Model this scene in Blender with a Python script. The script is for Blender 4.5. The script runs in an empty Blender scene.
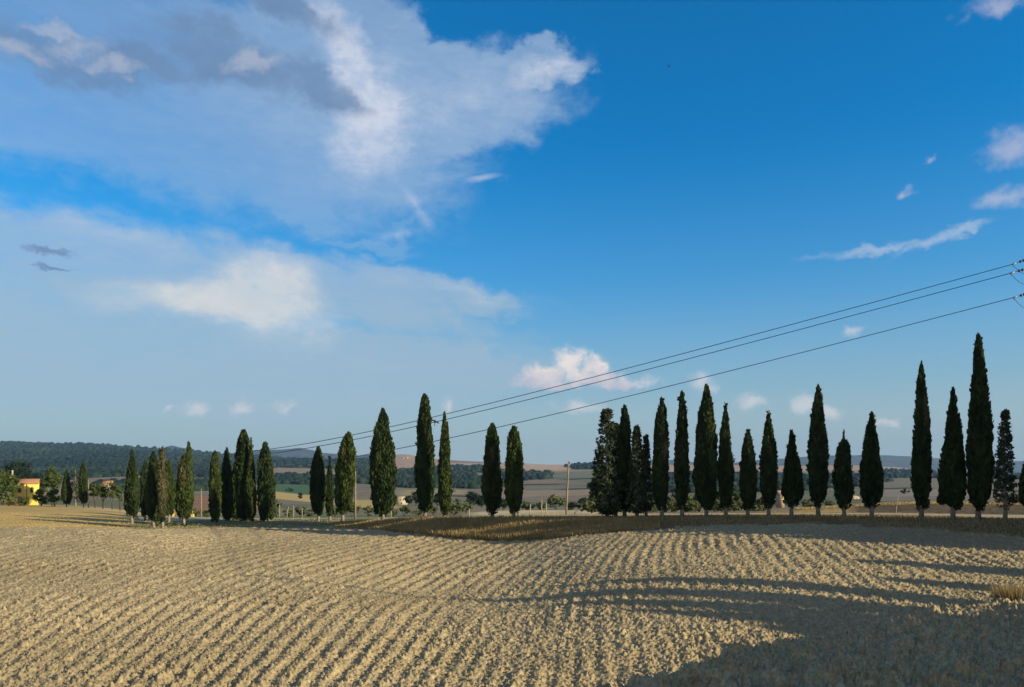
import bpy, math, random
import numpy as np
from mathutils import Vector

SC = bpy.context.scene
COL = SC.collection
F = 773.0            # focal length in pixels of the 1024 wide frame
HX, HY = 512.0, 472.0
D2R = math.pi / 180

# ------------------------------------------------------------------ camera
cam = bpy.data.cameras.new("camera")
cam.sensor_width = 36.0
cam.lens = F / 1024 * 36
cam.shift_y = (HY - 343.5) / 1024
cam.clip_start = 0.1
cam.clip_end = 60000
cob = bpy.data.objects.new("camera", cam)
COL.objects.link(cob)
cob.location = (0, 0, 0)
cob.rotation_euler = (math.pi / 2, 0, 0)
SC.camera = cob

# ------------------------------------------------------------------ light
SUN_AZ, SUN_EL = 115 * D2R, 20.0 * D2R
sunvec = Vector((math.sin(SUN_AZ) * math.cos(SUN_EL), math.cos(SUN_AZ) * math.cos(SUN_EL), math.sin(SUN_EL)))
sl = bpy.data.lights.new("sun", 'SUN')
sl.energy = 5.0
sl.angle = 0.6 * D2R
sl.color = (1.0, 0.86, 0.60)
so = bpy.data.objects.new("sun", sl)
COL.objects.link(so)
so.rotation_euler = sunvec.to_track_quat('Z', 'Y').to_euler()
SC.view_settings.view_transform = 'Standard'
SC.view_settings.look = 'None'
SC.view_settings.exposure = 0.32
SC.view_settings.gamma = 1.0
SC.render.engine = 'CYCLES'
SC.cycles.use_denoising = True
SC.cycles.max_bounces = 6
SC.cycles.diffuse_bounces = 2
SC.cycles.volume_bounces = 0
SC.cycles.transparent_max_bounces = 8


class E:
    """small expression builder over Math nodes"""
    nt = None

    def __init__(self, s):
        self.s = s

    @staticmethod
    def m(op, *a, clamp=False):
        n = E.nt.nodes.new('ShaderNodeMath')
        n.operation = op
        n.use_clamp = clamp
        for i, v in enumerate(a):
            if isinstance(v, E):
                E.nt.links.new(v.s, n.inputs[i])
            else:
                n.inputs[i].default_value = v
        return E(n.outputs[0])

    def __add__(s, o): return E.m('ADD', s, o)
    __radd__ = __add__
    def __sub__(s, o): return E.m('SUBTRACT', s, o)
    def __rsub__(s, o): return E.m('SUBTRACT', o, s)
    def __mul__(s, o): return E.m('MULTIPLY', s, o)
    __rmul__ = __mul__
    def __truediv__(s, o): return E.m('DIVIDE', s, o)


def smooth(x, lo, hi):
    n = E.nt.nodes.new('ShaderNodeMapRange')
    n.interpolation_type = 'SMOOTHSTEP'
    E.nt.links.new(x.s, n.inputs[0])
    n.inputs[1].default_value = lo
    n.inputs[2].default_value = hi
    return E(n.outputs[0])


def noise(vec, scale, detail=5, rough=0.5, dist=0.0):
    n = E.nt.nodes.new('ShaderNodeTexNoise')
    E.nt.links.new(vec, n.inputs['Vector'])
    n.inputs['Scale'].default_value = scale
    n.inputs['Detail'].default_value = detail
    n.inputs['Roughness'].default_value = rough
    n.inputs['Distortion'].default_value = dist
    return E(n.outputs['Fac'])


def comb(x, y, z=0.0):
    n = E.nt.nodes.new('ShaderNodeCombineXYZ')
    for i, v in enumerate((x, y, z)):
        if isinstance(v, E):
            E.nt.links.new(v.s, n.inputs[i])
        else:
            n.inputs[i].default_value = v
    return n.outputs[0]


def mixc(fac, a, b, mode='MIX'):
    n = E.nt.nodes.new('ShaderNodeMix')
    n.data_type = 'RGBA'
    n.blend_type = mode
    n.clamp_factor = True
    for sock, v in ((n.inputs[0], fac), (n.inputs[6], a), (n.inputs[7], b)):
        if isinstance(v, E):
            E.nt.links.new(v.s, sock)
        elif isinstance(v, bpy.types.NodeSocket):
            E.nt.links.new(v, sock)
        elif isinstance(v, (int, float)):
            sock.default_value = v
        else:
            sock.default_value = (*v, 1)
    return n.outputs[2]


# ------------------------------------------------------------------ sky with clouds (world directions)
def build_world():
    w = bpy.data.worlds.new("World")
    SC.world = w
    w.use_nodes = True
    nt = w.node_tree
    nt.nodes.clear()
    E.nt = nt
    out = nt.nodes.new('ShaderNodeOutputWorld')
    bg = nt.nodes.new('ShaderNodeBackground')
    nt.links.new(bg.outputs[0], out.inputs[0])
    sky = nt.nodes.new('ShaderNodeTexSky')
    sky.sky_type = 'NISHITA'
    sky.sun_disc = False
    sky.sun_elevation = SUN_EL
    sky.sun_rotation = SUN_AZ
    sky.altitude = 300
    sky.air_density = 1.0
    sky.dust_density = 0.6
    sky.ozone_density = 2.5
    STR = 0.095
    bg.inputs[1].default_value = STR
    hs = nt.nodes.new('ShaderNodeHueSaturation')
    hs.inputs['Saturation'].default_value = 2.35
    hs.inputs['Value'].default_value = 1.46
    nt.links.new(sky.outputs[0], hs.inputs['Color'])
    tc = nt.nodes.new('ShaderNodeTexCoord')
    sp = nt.nodes.new('ShaderNodeSeparateXYZ')
    nt.links.new(tc.outputs['Generated'], sp.inputs[0])
    X, Y, Z = (E(sp.outputs[i]) for i in range(3))
    az = E.m('ARCTAN2', X, Y) * (180 / math.pi)
    el = E.m('ARCSINE', Z) * (180 / math.pi)
    # domain warp
    v0 = comb(az * 0.05, el * 0.09, 0.0)
    wx = noise(v0, 1.6, 4, 0.55) - 0.5
    wy = noise(comb(az * 0.05, el * 0.09, 7.3), 1.6, 4, 0.55) - 0.5
    hx = noise(comb(az * .3, el * .42, 19.0), 1.6, 7, .62) - .5
    hy = noise(comb(az * .3, el * .42, 14.0), 1.6, 7, .62) - .5
    az1 = az + wx * 6.0 + hx * 4.0
    el1 = el + wy * 3.2 + hy * 2.4
    fine = noise(comb(az * 0.06, el * 0.16, 3.1), 4.0, 7, 0.6, 0.6) - 0.5
    crisp = noise(comb(az * 0.35, el * 0.45, 1.7), 2.2, 7, 0.62, 0.3) - 0.5
    puff = noise(comb(az * 0.16, el * 0.24, 2.2), 1.9, 11, 0.68, 0.35) - 0.5
    streak = noise(comb((az * 0.10) + (el * 0.05), el * 0.5, 5.0), 2.4, 9, 0.66, 1.4) - 0.5

    def blob(px, py, rx, ry, rot=0.0, A=az1, L=el1):
        """normalised 1 - distance of an ellipse given by where it stands in the sky"""
        a0 = math.atan2(px - HX, F)
        e0 = math.atan2((HY - py) * math.cos(a0), F) / D2R
        k = 180 / math.pi / F * math.cos(a0)
        a0 /= D2R
        c, s = math.cos(rot * D2R), math.sin(rot * D2R)
        dx, dy = A - a0, L - e0
        u = (dx * c + dy * s) * (1 / (rx * k))
        v = (dy * c - dx * s) * (1 / (ry * k))
        return 1.0 - E.m('SQRT', u * u + v * v)

    def mx(lst):
        r = lst[0]
        for q in lst[1:]:
            r = E.m('MAXIMUM', r, q)
        return r

    def su(lst):
        r = lst[0]
        for q in lst[1:]:
            r = r + q
        return r
    # broad thin veils
    veil1 = mx([blob(215, 110, 300, 105, -8), blob(425, 112, 170, 56, 6), blob(290, 188, 80, 30, -25),
                blob(60, 60, 260, 110, 0), blob(530, 72, 66, 22, 5), blob(340, 40, 130, 60, -25), blob(385, 52, 105, 50, -34), blob(450, 82, 90, 34, -12)])
    veil2 = mx([blob(110, 270, 260, 62, -4), blob(330, 290, 200, 42, -12), blob(40, 330, 300, 110, 0),
                blob(430, 285, 130, 22, -14), blob(200, 370, 420, 70, 0), blob(420, 360, 200, 34, -6)])
    veil3 = mx([blob(520, 360, 130, 30, -6), blob(410, 222, 60, 12, 50), blob(370, 240, 60, 8, 0)])
    d1 = smooth(veil1 + fine * 0.35 + puff * 0.25, 0.0, 0.34) * (0.42 + 0.26 * smooth(blob(400, 100, 280, 130, 0), 0.0, 0.8))
    d2 = smooth(veil2 + fine * 0.4 + puff * 0.25, 0.0, 0.5) * 0.70
    d3 = smooth(veil3 + fine * 0.7, 0.05, 0.7) * 0.30
    veil = E.m('MAXIMUM', E.m('MAXIMUM', d1, d2), d3)
    lowv = smooth(el1, 18.5, 11.0)
    veil = E.m('MAXIMUM', veil * (1.0 + streak * 0.5 + fine * 0.4 + puff * 0.5), 0.0)
    # bright cirrus cores
    core = su([E.m('MAXIMUM', b, 0.0) * k for b, k in (
        (blob(366, 118, 80, 52, 70), 1.15), (blob(342, 50, 80, 34, -50), 0.45), (blob(465, 108, 130, 38, 8), 0.45),
        (blob(550, 70, 48, 17, 10), 0.95), (blob(258, 285, 80, 44, 15), 1.25), (blob(180, 298, 105, 26, 6), 0.8), (blob(300, 310, 60, 40, -20), .5), (blob(265, 325, 80, 40, 0), .6),
        (blob(120, 235, 130, 30, -12), .35), (blob(330, 25, 60, 26, -30), .7),
        (blob(418, 208, 38, 9, -52, az, el), 0.5), (blob(398, 234, 50, 9, 16, az, el), 0.45), (blob(470, 290, 120, 12, -10), .4))])
    core = smooth(core * (1.0 + streak * 0.6 + fine * 0.5 + puff * 1.3), 0.0, 1.25)
    core = E.m('MAXIMUM', core * (0.92 + puff * 0.9), 0.0)
    # grey shaded cloud bank upper left
    grey = mx([blob(235, 62, 120, 30, -6), blob(285, 8, 70, 18, -8), blob(110, 60, 140, 26, 4), blob(45, 40, 110, 34, 0),
               blob(320, 85, 60, 26, -20), blob(60, 250, 30, 5, 0), blob(68, 267, 24, 3, 0)])
    grey = smooth(grey + crisp * 0.35 + fine * 0.5 + puff * 0.9, 0.0, 0.7)
    grey = E.m('MAXIMUM', grey * (0.85 + puff * 0.9), 0.0)
    wtop = mx([blob(55, 20, 45, 9, 0), blob(20, 42, 50, 14, 4), blob(110, 62, 50, 9, -4), blob(75, 38, 40, 16, 0), blob(262, 62, 30, 12, 20)])
    wtop = smooth(wtop + crisp * 0.9 + puff * .9, 0.0, 1.0)
    # crisp little cumulus
    az2 = az + (noise(comb(az * .3, el * .3, 9.0), 2.2, 5, .6) - .5) * 2.6
    el2 = el + (noise(comb(az * .3, el * .3, 4.0), 2.2, 5, .6) - .5) * 1.8

    def cb(*a):
        return blob(*a, A=az2, L=el2)
    cum = mx([cb(545, 376, 42, 17, 0), cb(572, 364, 28, 22, 0), cb(595, 366, 24, 17, -10), cb(600, 378, 56, 13, -8), cb(622, 384, 30, 9, 0), cb(552, 384, 50, 9, 0)])
    cum = smooth(cum + crisp * 1.1, 0.12, 0.75)
    sm = mx([cb(700, 382, 17, 15, 0), cb(712, 390, 12, 9, 0), cb(750, 402, 20, 10, 0), cb(803, 403, 15, 15, 0), cb(826, 412, 26, 8, -10), cb(885, 421, 15, 8, -20),
             cb(578, 407, 32, 9, 0), cb(195, 409, 16, 9, 0), cb(241, 408, 13, 11, 0), cb(283, 407, 12, 10, 0), cb(170, 408, 8, 6, 0),
             cb(446, 405, 10, 11, 0), cb(852, 331, 12, 8, 0), cb(1015, 148, 34, 24, 10), cb(1005, 196, 34, 14, 0), 
             cb(903, 192, 10, 6, 0), cb(927, 160, 8, 6, 0), cb(1000, 2, 40, 10, 0), cb(640, 382, 30, 6, 0)])
    sm = smooth(sm + crisp * 1.3 + puff * 0.5, -0.1, 1.1) * 0.52
    wisp = mx([blob(935, 246, 52, 9, 14), blob(880, 253, 80, 7, 4), blob(960, 238, 26, 7, 18), blob(482, 178, 22, 4, 10, az, el)])
    wisp = smooth(wisp + streak * .6 + puff * .6, -0.1, 1.0) * 0.5

    k = 0.9 / STR
    col = hs.outputs[0]

    def C(r, g, b):
        return (r * k, g * k, b * k)
    # low haze: pale band towards the horizon
    low = smooth(el, 24.0, 0.0)
    col = mixc(low * 0.62, col, C(0.215, 0.36, 0.50))
    col = mixc(smooth(el, 14.5, 0.5) * 0.78, col, C(0.345, 0.42, 0.445))
    col = mixc(veil, col, mixc(lowv, C(0.33, 0.455, 0.62), C(0.34, 0.45, 0.545)))
    col = mixc(core * 0.8, col, mixc(smooth(el1, 20.0, 12.0), C(0.68, 0.69, 0.76), C(0.66, 0.66, 0.64)))
    col = mixc(grey * 0.9, col, C(0.13, 0.225, 0.39))
    col = mixc(wtop * 0.5, col, C(0.48, 0.50, 0.58))
    col = mixc(sm, col, mixc(smooth(el, 14.0, 7.0), C(0.56, 0.54, 0.62), C(0.80, 0.72, 0.70)))
    col = mixc(wisp, col, C(0.52, 0.58, 0.68))
    cshade = mixc(smooth(crisp + (el2 - 7.2) * 0.35, -0.6, 0.5), C(0.46, 0.45, 0.53), C(0.88, 0.76, 0.70))
    col = mixc(cum * 0.85, col, cshade)
    # unseen pale cloud sheet behind the viewer, added to whiten the ambient light
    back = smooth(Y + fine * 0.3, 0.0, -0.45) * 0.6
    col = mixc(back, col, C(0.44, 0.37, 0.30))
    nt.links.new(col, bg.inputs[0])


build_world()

# ------------------------------------------------------------------ helpers
rng = np.random.default_rng(7)


def H2(ix, iy, s=0):
    h = (ix.astype(np.int64) * 374761393 + iy.astype(np.int64) * 668265263 + s * 1442695041) & 0xFFFFFFFF
    h = ((h ^ (h >> 13)) * 1274126177) & 0xFFFFFFFF
    h = ((h ^ (h >> 16)) * 2246822519) & 0xFFFFFFFF
    return ((h ^ (h >> 15)) & 0xFFFFFF) / float(0xFFFFFF)


def vn(x, y, s=0):
    ix, iy = np.floor(x), np.floor(y)
    fx, fy = x - ix, y - iy
    fx = fx * fx * (3 - 2 * fx)
    fy = fy * fy * (3 - 2 * fy)
    a, b, c, d = H2(ix, iy, s), H2(ix + 1, iy, s), H2(ix, iy + 1, s), H2(ix + 1, iy + 1, s)
    return (a + (b - a) * fx) * (1 - fy) + (c + (d - c) * fx) * fy - 0.5


def fbm(x, y, s=0, o=4, g=0.5):
    r, a = 0, 1.0
    for i in range(o):
        r = r + a * vn(x * 2 ** i + 13.7 * i, y * 2 ** i - 7.1 * i, s + i)
        a *= g
    return r


def worley(x, y, cell, s, rmin=.3, rmax=.75, fill=.85):
    gx, gy = x / cell, y / cell
    ix, iy = np.floor(gx), np.floor(gy)
    best = np.zeros_like(gx)
    for dx in (-1, 0, 1):
        for dy in (-1, 0, 1):
            cx, cy = ix + dx, iy + dy
            px = cx + H2(cx, cy, s)
            py = cy + H2(cx, cy, s + 1)
            r = rmin + (rmax - rmin) * H2(cx, cy, s + 2) ** 1.6
            on = H2(cx, cy, s + 3) < fill
            an = H2(cx, cy, s + 4) * 3.14
            ca, sa = np.cos(an), np.sin(an)
            u = (gx - px) * ca + (gy - py) * sa
            v = (-(gx - px) * sa + (gy - py) * ca) * 1.35
            # angular lump rather than a ball
            d = np.maximum(np.abs(u) * .75 + np.abs(v) * .45, np.sqrt(u * u + v * v) * .92) / r
            h = np.where(on, r * np.clip(1 - d ** 2, 0, 1) ** .42 * (1 + .55 * u / r * (H2(cx, cy, s + 5) * 2 - 1) + .3 * v / r), 0)
            best = np.maximum(best, h)
    return best * cell


def mesh(name, verts, faces, mat=None, parent=None, attrs=None, smooth_=False, link=True):
    """faces: (N,3) or (N,4) array, or a list of such arrays"""
    me = bpy.data.meshes.new(name)
    verts = np.asarray(verts, dtype=np.float32)
    if not isinstance(faces, list):
        faces = [faces]
    faces = [np.asarray(f, dtype=np.int32) for f in faces if len(f)]
    me.vertices.add(len(verts))
    me.vertices.foreach_set('co', verts.ravel())
    idx = np.concatenate([f.ravel() for f in faces])
    tot = np.concatenate([np.full(len(f), f.shape[1], dtype=np.int32) for f in faces])
    st = np.concatenate([[0], np.cumsum(tot)[:-1]]).astype(np.int32)
    me.loops.add(len(idx))
    me.loops.foreach_set('vertex_index', idx)
    me.polygons.add(len(tot))
    me.polygons.foreach_set('loop_start', st)
    me.polygons.foreach_set('loop_total', tot)
    if smooth_:
        me.polygons.foreach_set('use_smooth', np.ones(len(tot), dtype=bool))
    if attrs:
        for k, v in attrs.items():
            v = np.asarray(v, dtype=np.float32)
            if v.ndim == 2:
                a = me.attributes.new(k, 'FLOAT_COLOR', 'POINT')
                a.data.foreach_set('color', np.c_[v, np.ones(len(v))].astype(np.float32).ravel())
            else:
                a = me.attributes.new(k, 'FLOAT', 'POINT')
                a.data.foreach_set('value', v.ravel())
    me.update()
    if mat:
        me.materials.append(mat)
    if not link:
        return me
    o = bpy.data.objects.new(name, me)
    COL.objects.link(o)
    if parent:
        o.parent = parent
    return o


class MB:
    """collects boxes, tubes and prisms into one mesh"""

    def __init__(s):
        s.v, s.q, s.n = [], [], 0
        s.t = []

    def add(s, v, q=(), t=()):
        s.v += [tuple(a) for a in v]
        s.q += [tuple(i + s.n for i in f) for f in q]
        s.t += [tuple(i + s.n for i in f) for f in t]
        s.n += len(v)
        return s

    def box(s, x0, x1, y0, y1, z0, z1):
        return s.add([(x0, y0, z0), (x1, y0, z0), (x1, y1, z0), (x0, y1, z0), (x0, y0, z1), (x1, y0, z1), (x1, y1, z1), (x0, y1, z1)],
                     [(3, 2, 1, 0), (4, 5, 6, 7), (0, 1, 5, 4), (1, 2, 6, 5), (2, 3, 7, 6), (3, 0, 4, 7)])

    def tube(s, pts, rad, n=6):
        pts = [Vector(p) for p in pts]
        if isinstance(rad, (int, float)):
            rad = [rad] * len(pts)
        ring = []
        for i, p in enumerate(pts):
            d = (pts[min(i + 1, len(pts) - 1)] - pts[max(i - 1, 0)]).normalized()
            a = d.orthogonal().normalized() if i == 0 else (a - d * a.dot(d)).normalized()
            b = d.cross(a)
            for k in range(n):
                t = 2 * math.pi * k / n
                ring.append(p + (a * math.cos(t) + b * math.sin(t)) * rad[i])
        q = []
        for i in range(len(pts) - 1):
            for k in range(n):
                q.append((i * n + k, i * n + (k + 1) % n, (i + 1) * n + (k + 1) % n, (i + 1) * n + k))
        ring.append(pts[0]); ring.append(pts[-1])
        L = len(pts)
        t = [(L * n, (k + 1) % n, k) for k in range(n)] + [(L * n + 1, (L - 1) * n + k, (L - 1) * n + (k + 1) % n) for k in range(n)]
        return s.add(ring, q, t)

    def build(s, name, mat, parent=None, smooth_=False):
        return mesh(name, s.v, [s.q, s.t], mat, parent, smooth_=smooth_)


def tag(o, label=None, cat=None, group=None, kind=None):
    if label: o['label'] = label
    if cat: o['category'] = cat
    if group: o['group'] = group
    if kind: o['kind'] = kind
    return o


def empty(name, loc, rz=0):
    o = bpy.data.objects.new(name, None)
    o.empty_display_size = .5
    COL.objects.link(o)
    o.location = loc
    o.rotation_euler = (0, 0, rz)
    return o


def mat(name, color, rough=.85, spec=.2, nscale=None, namt=.25, bump=0, metallic=0):
    m = bpy.data.materials.new(name)
    m.use_nodes = True
    nt = m.node_tree
    E.nt = nt
    b = nt.nodes['Principled BSDF']
    b.inputs['Base Color'].default_value = (*color, 1)
    b.inputs['Roughness'].default_value = rough
    b.inputs['Specular IOR Level'].default_value = spec
    b.inputs['Metallic'].default_value = metallic
    if nscale:
        tc = nt.nodes.new('ShaderNodeTexCoord')
        n = noise(tc.outputs['Object'], nscale, 5, .6)
        lo = tuple(c * (1 - namt) for c in color)
        hi = tuple(min(1, c * (1 + namt)) for c in color)
        nt.links.new(mixc(smooth(n, .3, .7), lo, hi), b.inputs['Base Color'])
        if bump:
            bp = nt.nodes.new('ShaderNodeBump')
            bp.inputs['Strength'].default_value = bump
            bp.inputs['Distance'].default_value = .03
            nt.links.new(n.s, bp.inputs['Height'])
            nt.links.new(bp.outputs[0], b.inputs['Normal'])
    return m


def foliage_mat(name, dark, light, dry=(.22, .17, .09), transl=.12):
    m = bpy.data.materials.new(name)
    m.use_nodes = True
    nt = m.node_tree
    E.nt = nt
    b = nt.nodes['Principled BSDF']
    b.inputs['Roughness'].default_value = .7
    b.inputs['Specular IOR Level'].default_value = .15
    at = nt.nodes.new('ShaderNodeAttribute'); at.attribute_name = 'tint'
    ad = nt.nodes.new('ShaderNodeAttribute'); ad.attribute_name = 'dry'
    c = mixc(E(at.outputs['Fac']), dark, light)
    c = mixc(E(ad.outputs['Fac']), c, dry)
    nt.links.new(c, b.inputs['Base Color'])
    tr = nt.nodes.new('ShaderNodeBsdfTranslucent')
    nt.links.new(c, tr.inputs[0])
    mx = nt.nodes.new('ShaderNodeMixShader')
    mx.inputs[0].default_value = transl
    nt.links.new(b.outputs[0], mx.inputs[1])
    nt.links.new(tr.outputs[0], mx.inputs[2])
    nt.links.new(mx.outputs[0], nt.nodes['Material Output'].inputs[0])
    return m


# ------------------------------------------------------------------ terrain
# each list: px column -> (distance, row)  keys from the near field to the road
def tab(*rows):
    a = np.array(rows, dtype=float)
    return a[:, 0], a[:, 1], a[:, 2]


K2 = tab((0, 104, 526.5), (100, 104, 528), (160, 106, 529.3), (230, 114, 528), (300, 112, 527), (350, 108, 528), (400, 98, 533), (450, 90, 539), (512, 84, 543),
         (560, 80, 539), (600, 78, 533), (700, 76, 526), (800, 74, 522.5), (900, 70, 527), (1024, 62, 538))
K3 = tab((0, 112, 523.5), (60, 112, 525), (110, 112, 526.8), (160, 111, 528), (195, 118, 526.5), (230, 124, 524.5), (300, 119, 522.5), (350, 113, 521.5), (400, 104, 521), (450, 97, 520.5), (512, 90, 520),
         (600, 84, 519), (700, 80, 518), (800, 78, 517), (900, 75, 518.3), (1024, 66, 524))
K4 = tab((0, 140, 512), (100, 133, 516), (160, 124, 522.5), (230, 134, 520), (300, 129, 519.5), (350, 121, 519), (400, 112, 518.5), (450, 105, 518), (512, 97, 517.5),
         (600, 89, 516.5), (700, 86, 515.8), (800, 84, 515.4), (900, 80, 515.8), (1024, 72, 519.5))
K5 = tab((0, 165, 508), (100, 160, 509), (160, 150, 516), (230, 145, 518), (300, 140, 518), (400, 121, 518), (450, 113, 517.5), (512, 104, 516.5),
         (600, 97, 513.6), (700, 93, 512.8), (800, 91, 512.6), (900, 87, 513), (1024, 80, 515.3))
K6 = tab((0, 185, 506), (100, 180, 508), (160, 170, 516), (230, 165, 518), (300, 160, 517), (400, 140, 517), (450, 132, 516), (512, 125, 513), (560, 120, 511.5),
         (600, 115, 512), (700, 108, 512), (800, 106, 510), (860, 103, 505.5), (900, 101, 503.5), (1024, 95, 504))
FARD = [205, 300, 450, 700, 1100, 1700, 2500, 3500, 5000]
FAR = {0: (505, 500, 496, 492, 485, 478, 466, 452, 442.5), 60: (506, 501, 497, 492, 485, 478, 466, 454, 445), 100: (508, 502, 497, 492, 484, 476, 465, 453, 446.5),
       160: (516, 506, 500, 493, 485, 478, 467, 455, 450), 230: (517, 507, 501, 495, 488, 480, 470, 462, 456),
       300: (517, 509, 503, 497, 490, 482, 472, 463, 460), 370: (516, 510, 504, 498, 490, 482, 473, 463, 459), 402: (516, 510, 504, 498, 490, 482, 473, 462, 451.5),
       440: (514, 510, 504, 498, 490, 482, 473, 463, 460.5), 512: (509.8, 512, 506, 499, 491, 482, 473, 466, 463.5), 600: (511, 512, 506, 499, 490, 480, 472, 466, 466),
       700: (512, 510, 505, 498, 489, 481, 474, 468, 464), 800: (509, 506, 503, 497, 489, 481, 475, 470, 466), 860: (503.5, 505, 501, 495, 488, 481, 476, 470, 465.5),
       900: (503, 505, 500, 494, 487, 481, 477, 472, 468), 960: (503, 505, 499, 493, 487, 481, 478, 475, 473), 1024: (503, 505, 499, 493, 487, 482, 479, 477, 476)}

GPX = np.arange(-200, 1226, 4.0)


def smo(a, s):
    k = np.exp(-0.5 * (np.arange(-3 * s, 3 * s + 1) / s) ** 2)
    k /= k.sum()
    return np.convolve(np.pad(a, 3 * s, mode='edge'), k, mode='valid')


ND, NH = [], []   # nodes: distances, heights per column


def node(px, D, py, s=4):
    D_ = smo(np.interp(GPX, px, D), s)
    P_ = smo(np.interp(GPX, px, py), s)
    ND.append(D_)
    NH.append((P_ - HY) / F * D_)


c0 = np.array([0, 1024.])
ND.append(np.full_like(GPX, 20)); NH.append(np.full_like(GPX, 9.7))
node(c0, np.array([33, 33.]), np.array([685., 685.]))
K2D, K2P = smo(np.interp(GPX, K2[0], K2[1]), 4), smo(np.interp(GPX, K2[0], K2[2]), 4)
hf = (K2P - HY) / F * K2D
h0 = NH[1]
bul = np.interp(GPX, [0, 150, 300, 420, 520, 650, 760, 900, 1024], [-.3, -.4, -.15, .75, .4, -.3, -.45, -.3, .0])
for fr in (.45, .75):
    ND.append(33 + (K2D - 33) * fr)
    NH.append(h0 + (hf - h0) * fr + smo(bul, 6) * (1 if fr < .6 else .8))
node(*K2); node(*K3); node(*K4); node(*K5); node(*K6)
fx = np.array(sorted(FAR))
for i, d in enumerate(FARD):
    node(fx, np.full(len(fx), float(d)), np.array([FAR[k][i] for k in sorted(FAR)]), 3)
ND.append(np.full_like(GPX, 7500)); NH.append((478 - HY) / F * 7500 + 0 * GPX)
ND.append(np.full_like(GPX, 14000)); NH.append((476 - HY) / F * 14000 + 0 * GPX)
ND, NH = np.array(ND), np.array(NH)      # (K, ncol)
MD, MH = .5 * (ND[:, 4] + ND[:, -4]), .5 * (NH[:, 4] + NH[:, -4])


def column(az):
    """profile nodes for a bearing in radians"""
    a = max(-42 * D2R, min(42 * D2R, az))
    g = (HX + F * math.tan(a) - GPX[0]) / 4
    i = int(max(0, min(len(GPX) - 2, math.floor(g))))
    f = min(1, max(0, g - i))
    d, h = ND[:, i] * (1 - f) + ND[:, i + 1] * f, NH[:, i] * (1 - f) + NH[:, i + 1] * f
    w = min(1, max(0, (abs(az) - 50 * D2R) / (120 * D2R)))
    w = w * w * (3 - 2 * w)
    return d * (1 - w) + MD * w, h * (1 - w) + MH * w


def prof(D, az):
    d, h = column(az)
    r = 0
    for q in (.978, .989, 1, 1.011, 1.022):
        r = r + np.interp(D * q, d, h)
    return r / 5


YCX = [-200, -60, -30, -8, 1.7, 5, 9.2, 14.4, 19.9, 35, 60, 120, 300]
YCY = [-90, -22, -9, -.5, 11.2, 17, 21, 26, 29.5, 38, 50, 70, 120]


def shoulder(X, Y):
    h = np.interp(Y, [0, 12, 17, 21, 26, 30, 45, 80], [1.62, 3.32, 4.0, 4.45, 4.7, 4.95, 5.6, 6.5])
    W = np.interp(X, [0, 5, 12, 20, 60], [12, 9, 6.5, 5, 7])
    s = np.clip((Y - np.interp(X, YCX, YCY)) / W, 0, 1)
    s = s * s * (3 - 2 * s) * .6 + s * .4
    return h, s


def relief(X, Y, D):
    far = np.clip((D - 500) / 1500, 0, 1)
    return far * D * .0028 * fbm(X / 420, Y / 420, 31, 4) + np.clip(D / 100, .2, 1) * .10 * fbm(X / 14, Y / 14, 5, 3)


def gz1(X, Y):
    """ground height at one or more points (big shapes, no clods)"""
    X, Y = np.atleast_1d(np.asarray(X, float)), np.atleast_1d(np.asarray(Y, float))
    az = np.arctan2(X, Y)
    D = np.hypot(X, Y) * np.cos(np.minimum(np.abs(az), 42 * D2R))
    hp = np.array([prof(d, a) for d, a in zip(D, az)])
    hs_, s = shoulder(X, Y)
    return -(hs_ * (1 - s) + hp * s) + relief(X, Y, D)


def gz(X, Y):
    return float(gz1(X, Y)[0])


def at(px, D, py=None):
    """world point standing at a column and distance; on the ground unless a row is given"""
    X = (px - HX) / F * D
    return Vector((X, D, gz(X, D) if py is None else (HY - py) / F * D))


# ---- radial grid
dense_t = np.arange(-.9, .9, 1.25 / F)
az_d = np.arctan(dense_t)
az_all = np.concatenate([np.linspace(-math.pi, az_d[0], 74)[:-1], az_d, np.linspace(az_d[-1], math.pi, 74)[1:]])
rows = [np.linspace(.6, 6, 20)]
rr = 6.0
L = []
while rr < 14000:
    L.append(rr)
    if rr < 30: rr += .045 + (rr - 6) * .0012
    elif rr < 114: rr += .075 + (rr - 30) * .0011
    elif rr < 140: rr += .3
    elif rr < 210: rr += .8
    elif rr < 6000: rr *= 1.010
    else: rr *= 1.06
DR = np.concatenate([rows[0][:-1], np.array(L)])
NA, NR = len(az_all), len(DR)
Xg = np.zeros((NA, NR)); Yg = np.zeros((NA, NR)); Zg = np.zeros((NA, NR)); K2g = np.zeros(NA); K3g = np.zeros(NA); K4g = np.zeros(NA); K5g = np.zeros(NA); K6g = np.zeros(NA)
for i, a in enumerate(az_all):
    r = DR / math.cos(min(abs(a), 42 * D2R))
    Xg[i], Yg[i] = r * math.sin(a), r * math.cos(a)
    d, h = column(a)
    K2g[i], K3g[i], K4g[i], K5g[i], K6g[i] = d[4], d[5], d[6], d[7], d[8]
    Zg[i] = prof(DR, a)
hs_, ss = shoulder(Xg, Yg)
Dg = np.broadcast_to(DR, (NA, NR))
Zg = -(hs_ * (1 - ss) + Zg * ss) + relief(Xg, Yg, Dg)
PXg = HX + F * np.where(np.abs(Yg) > .1, Xg / np.where(np.abs(Yg) > .1, Yg, 1), 0)
PYg = HY - F * Zg / np.maximum(Yg, .1)
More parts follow.
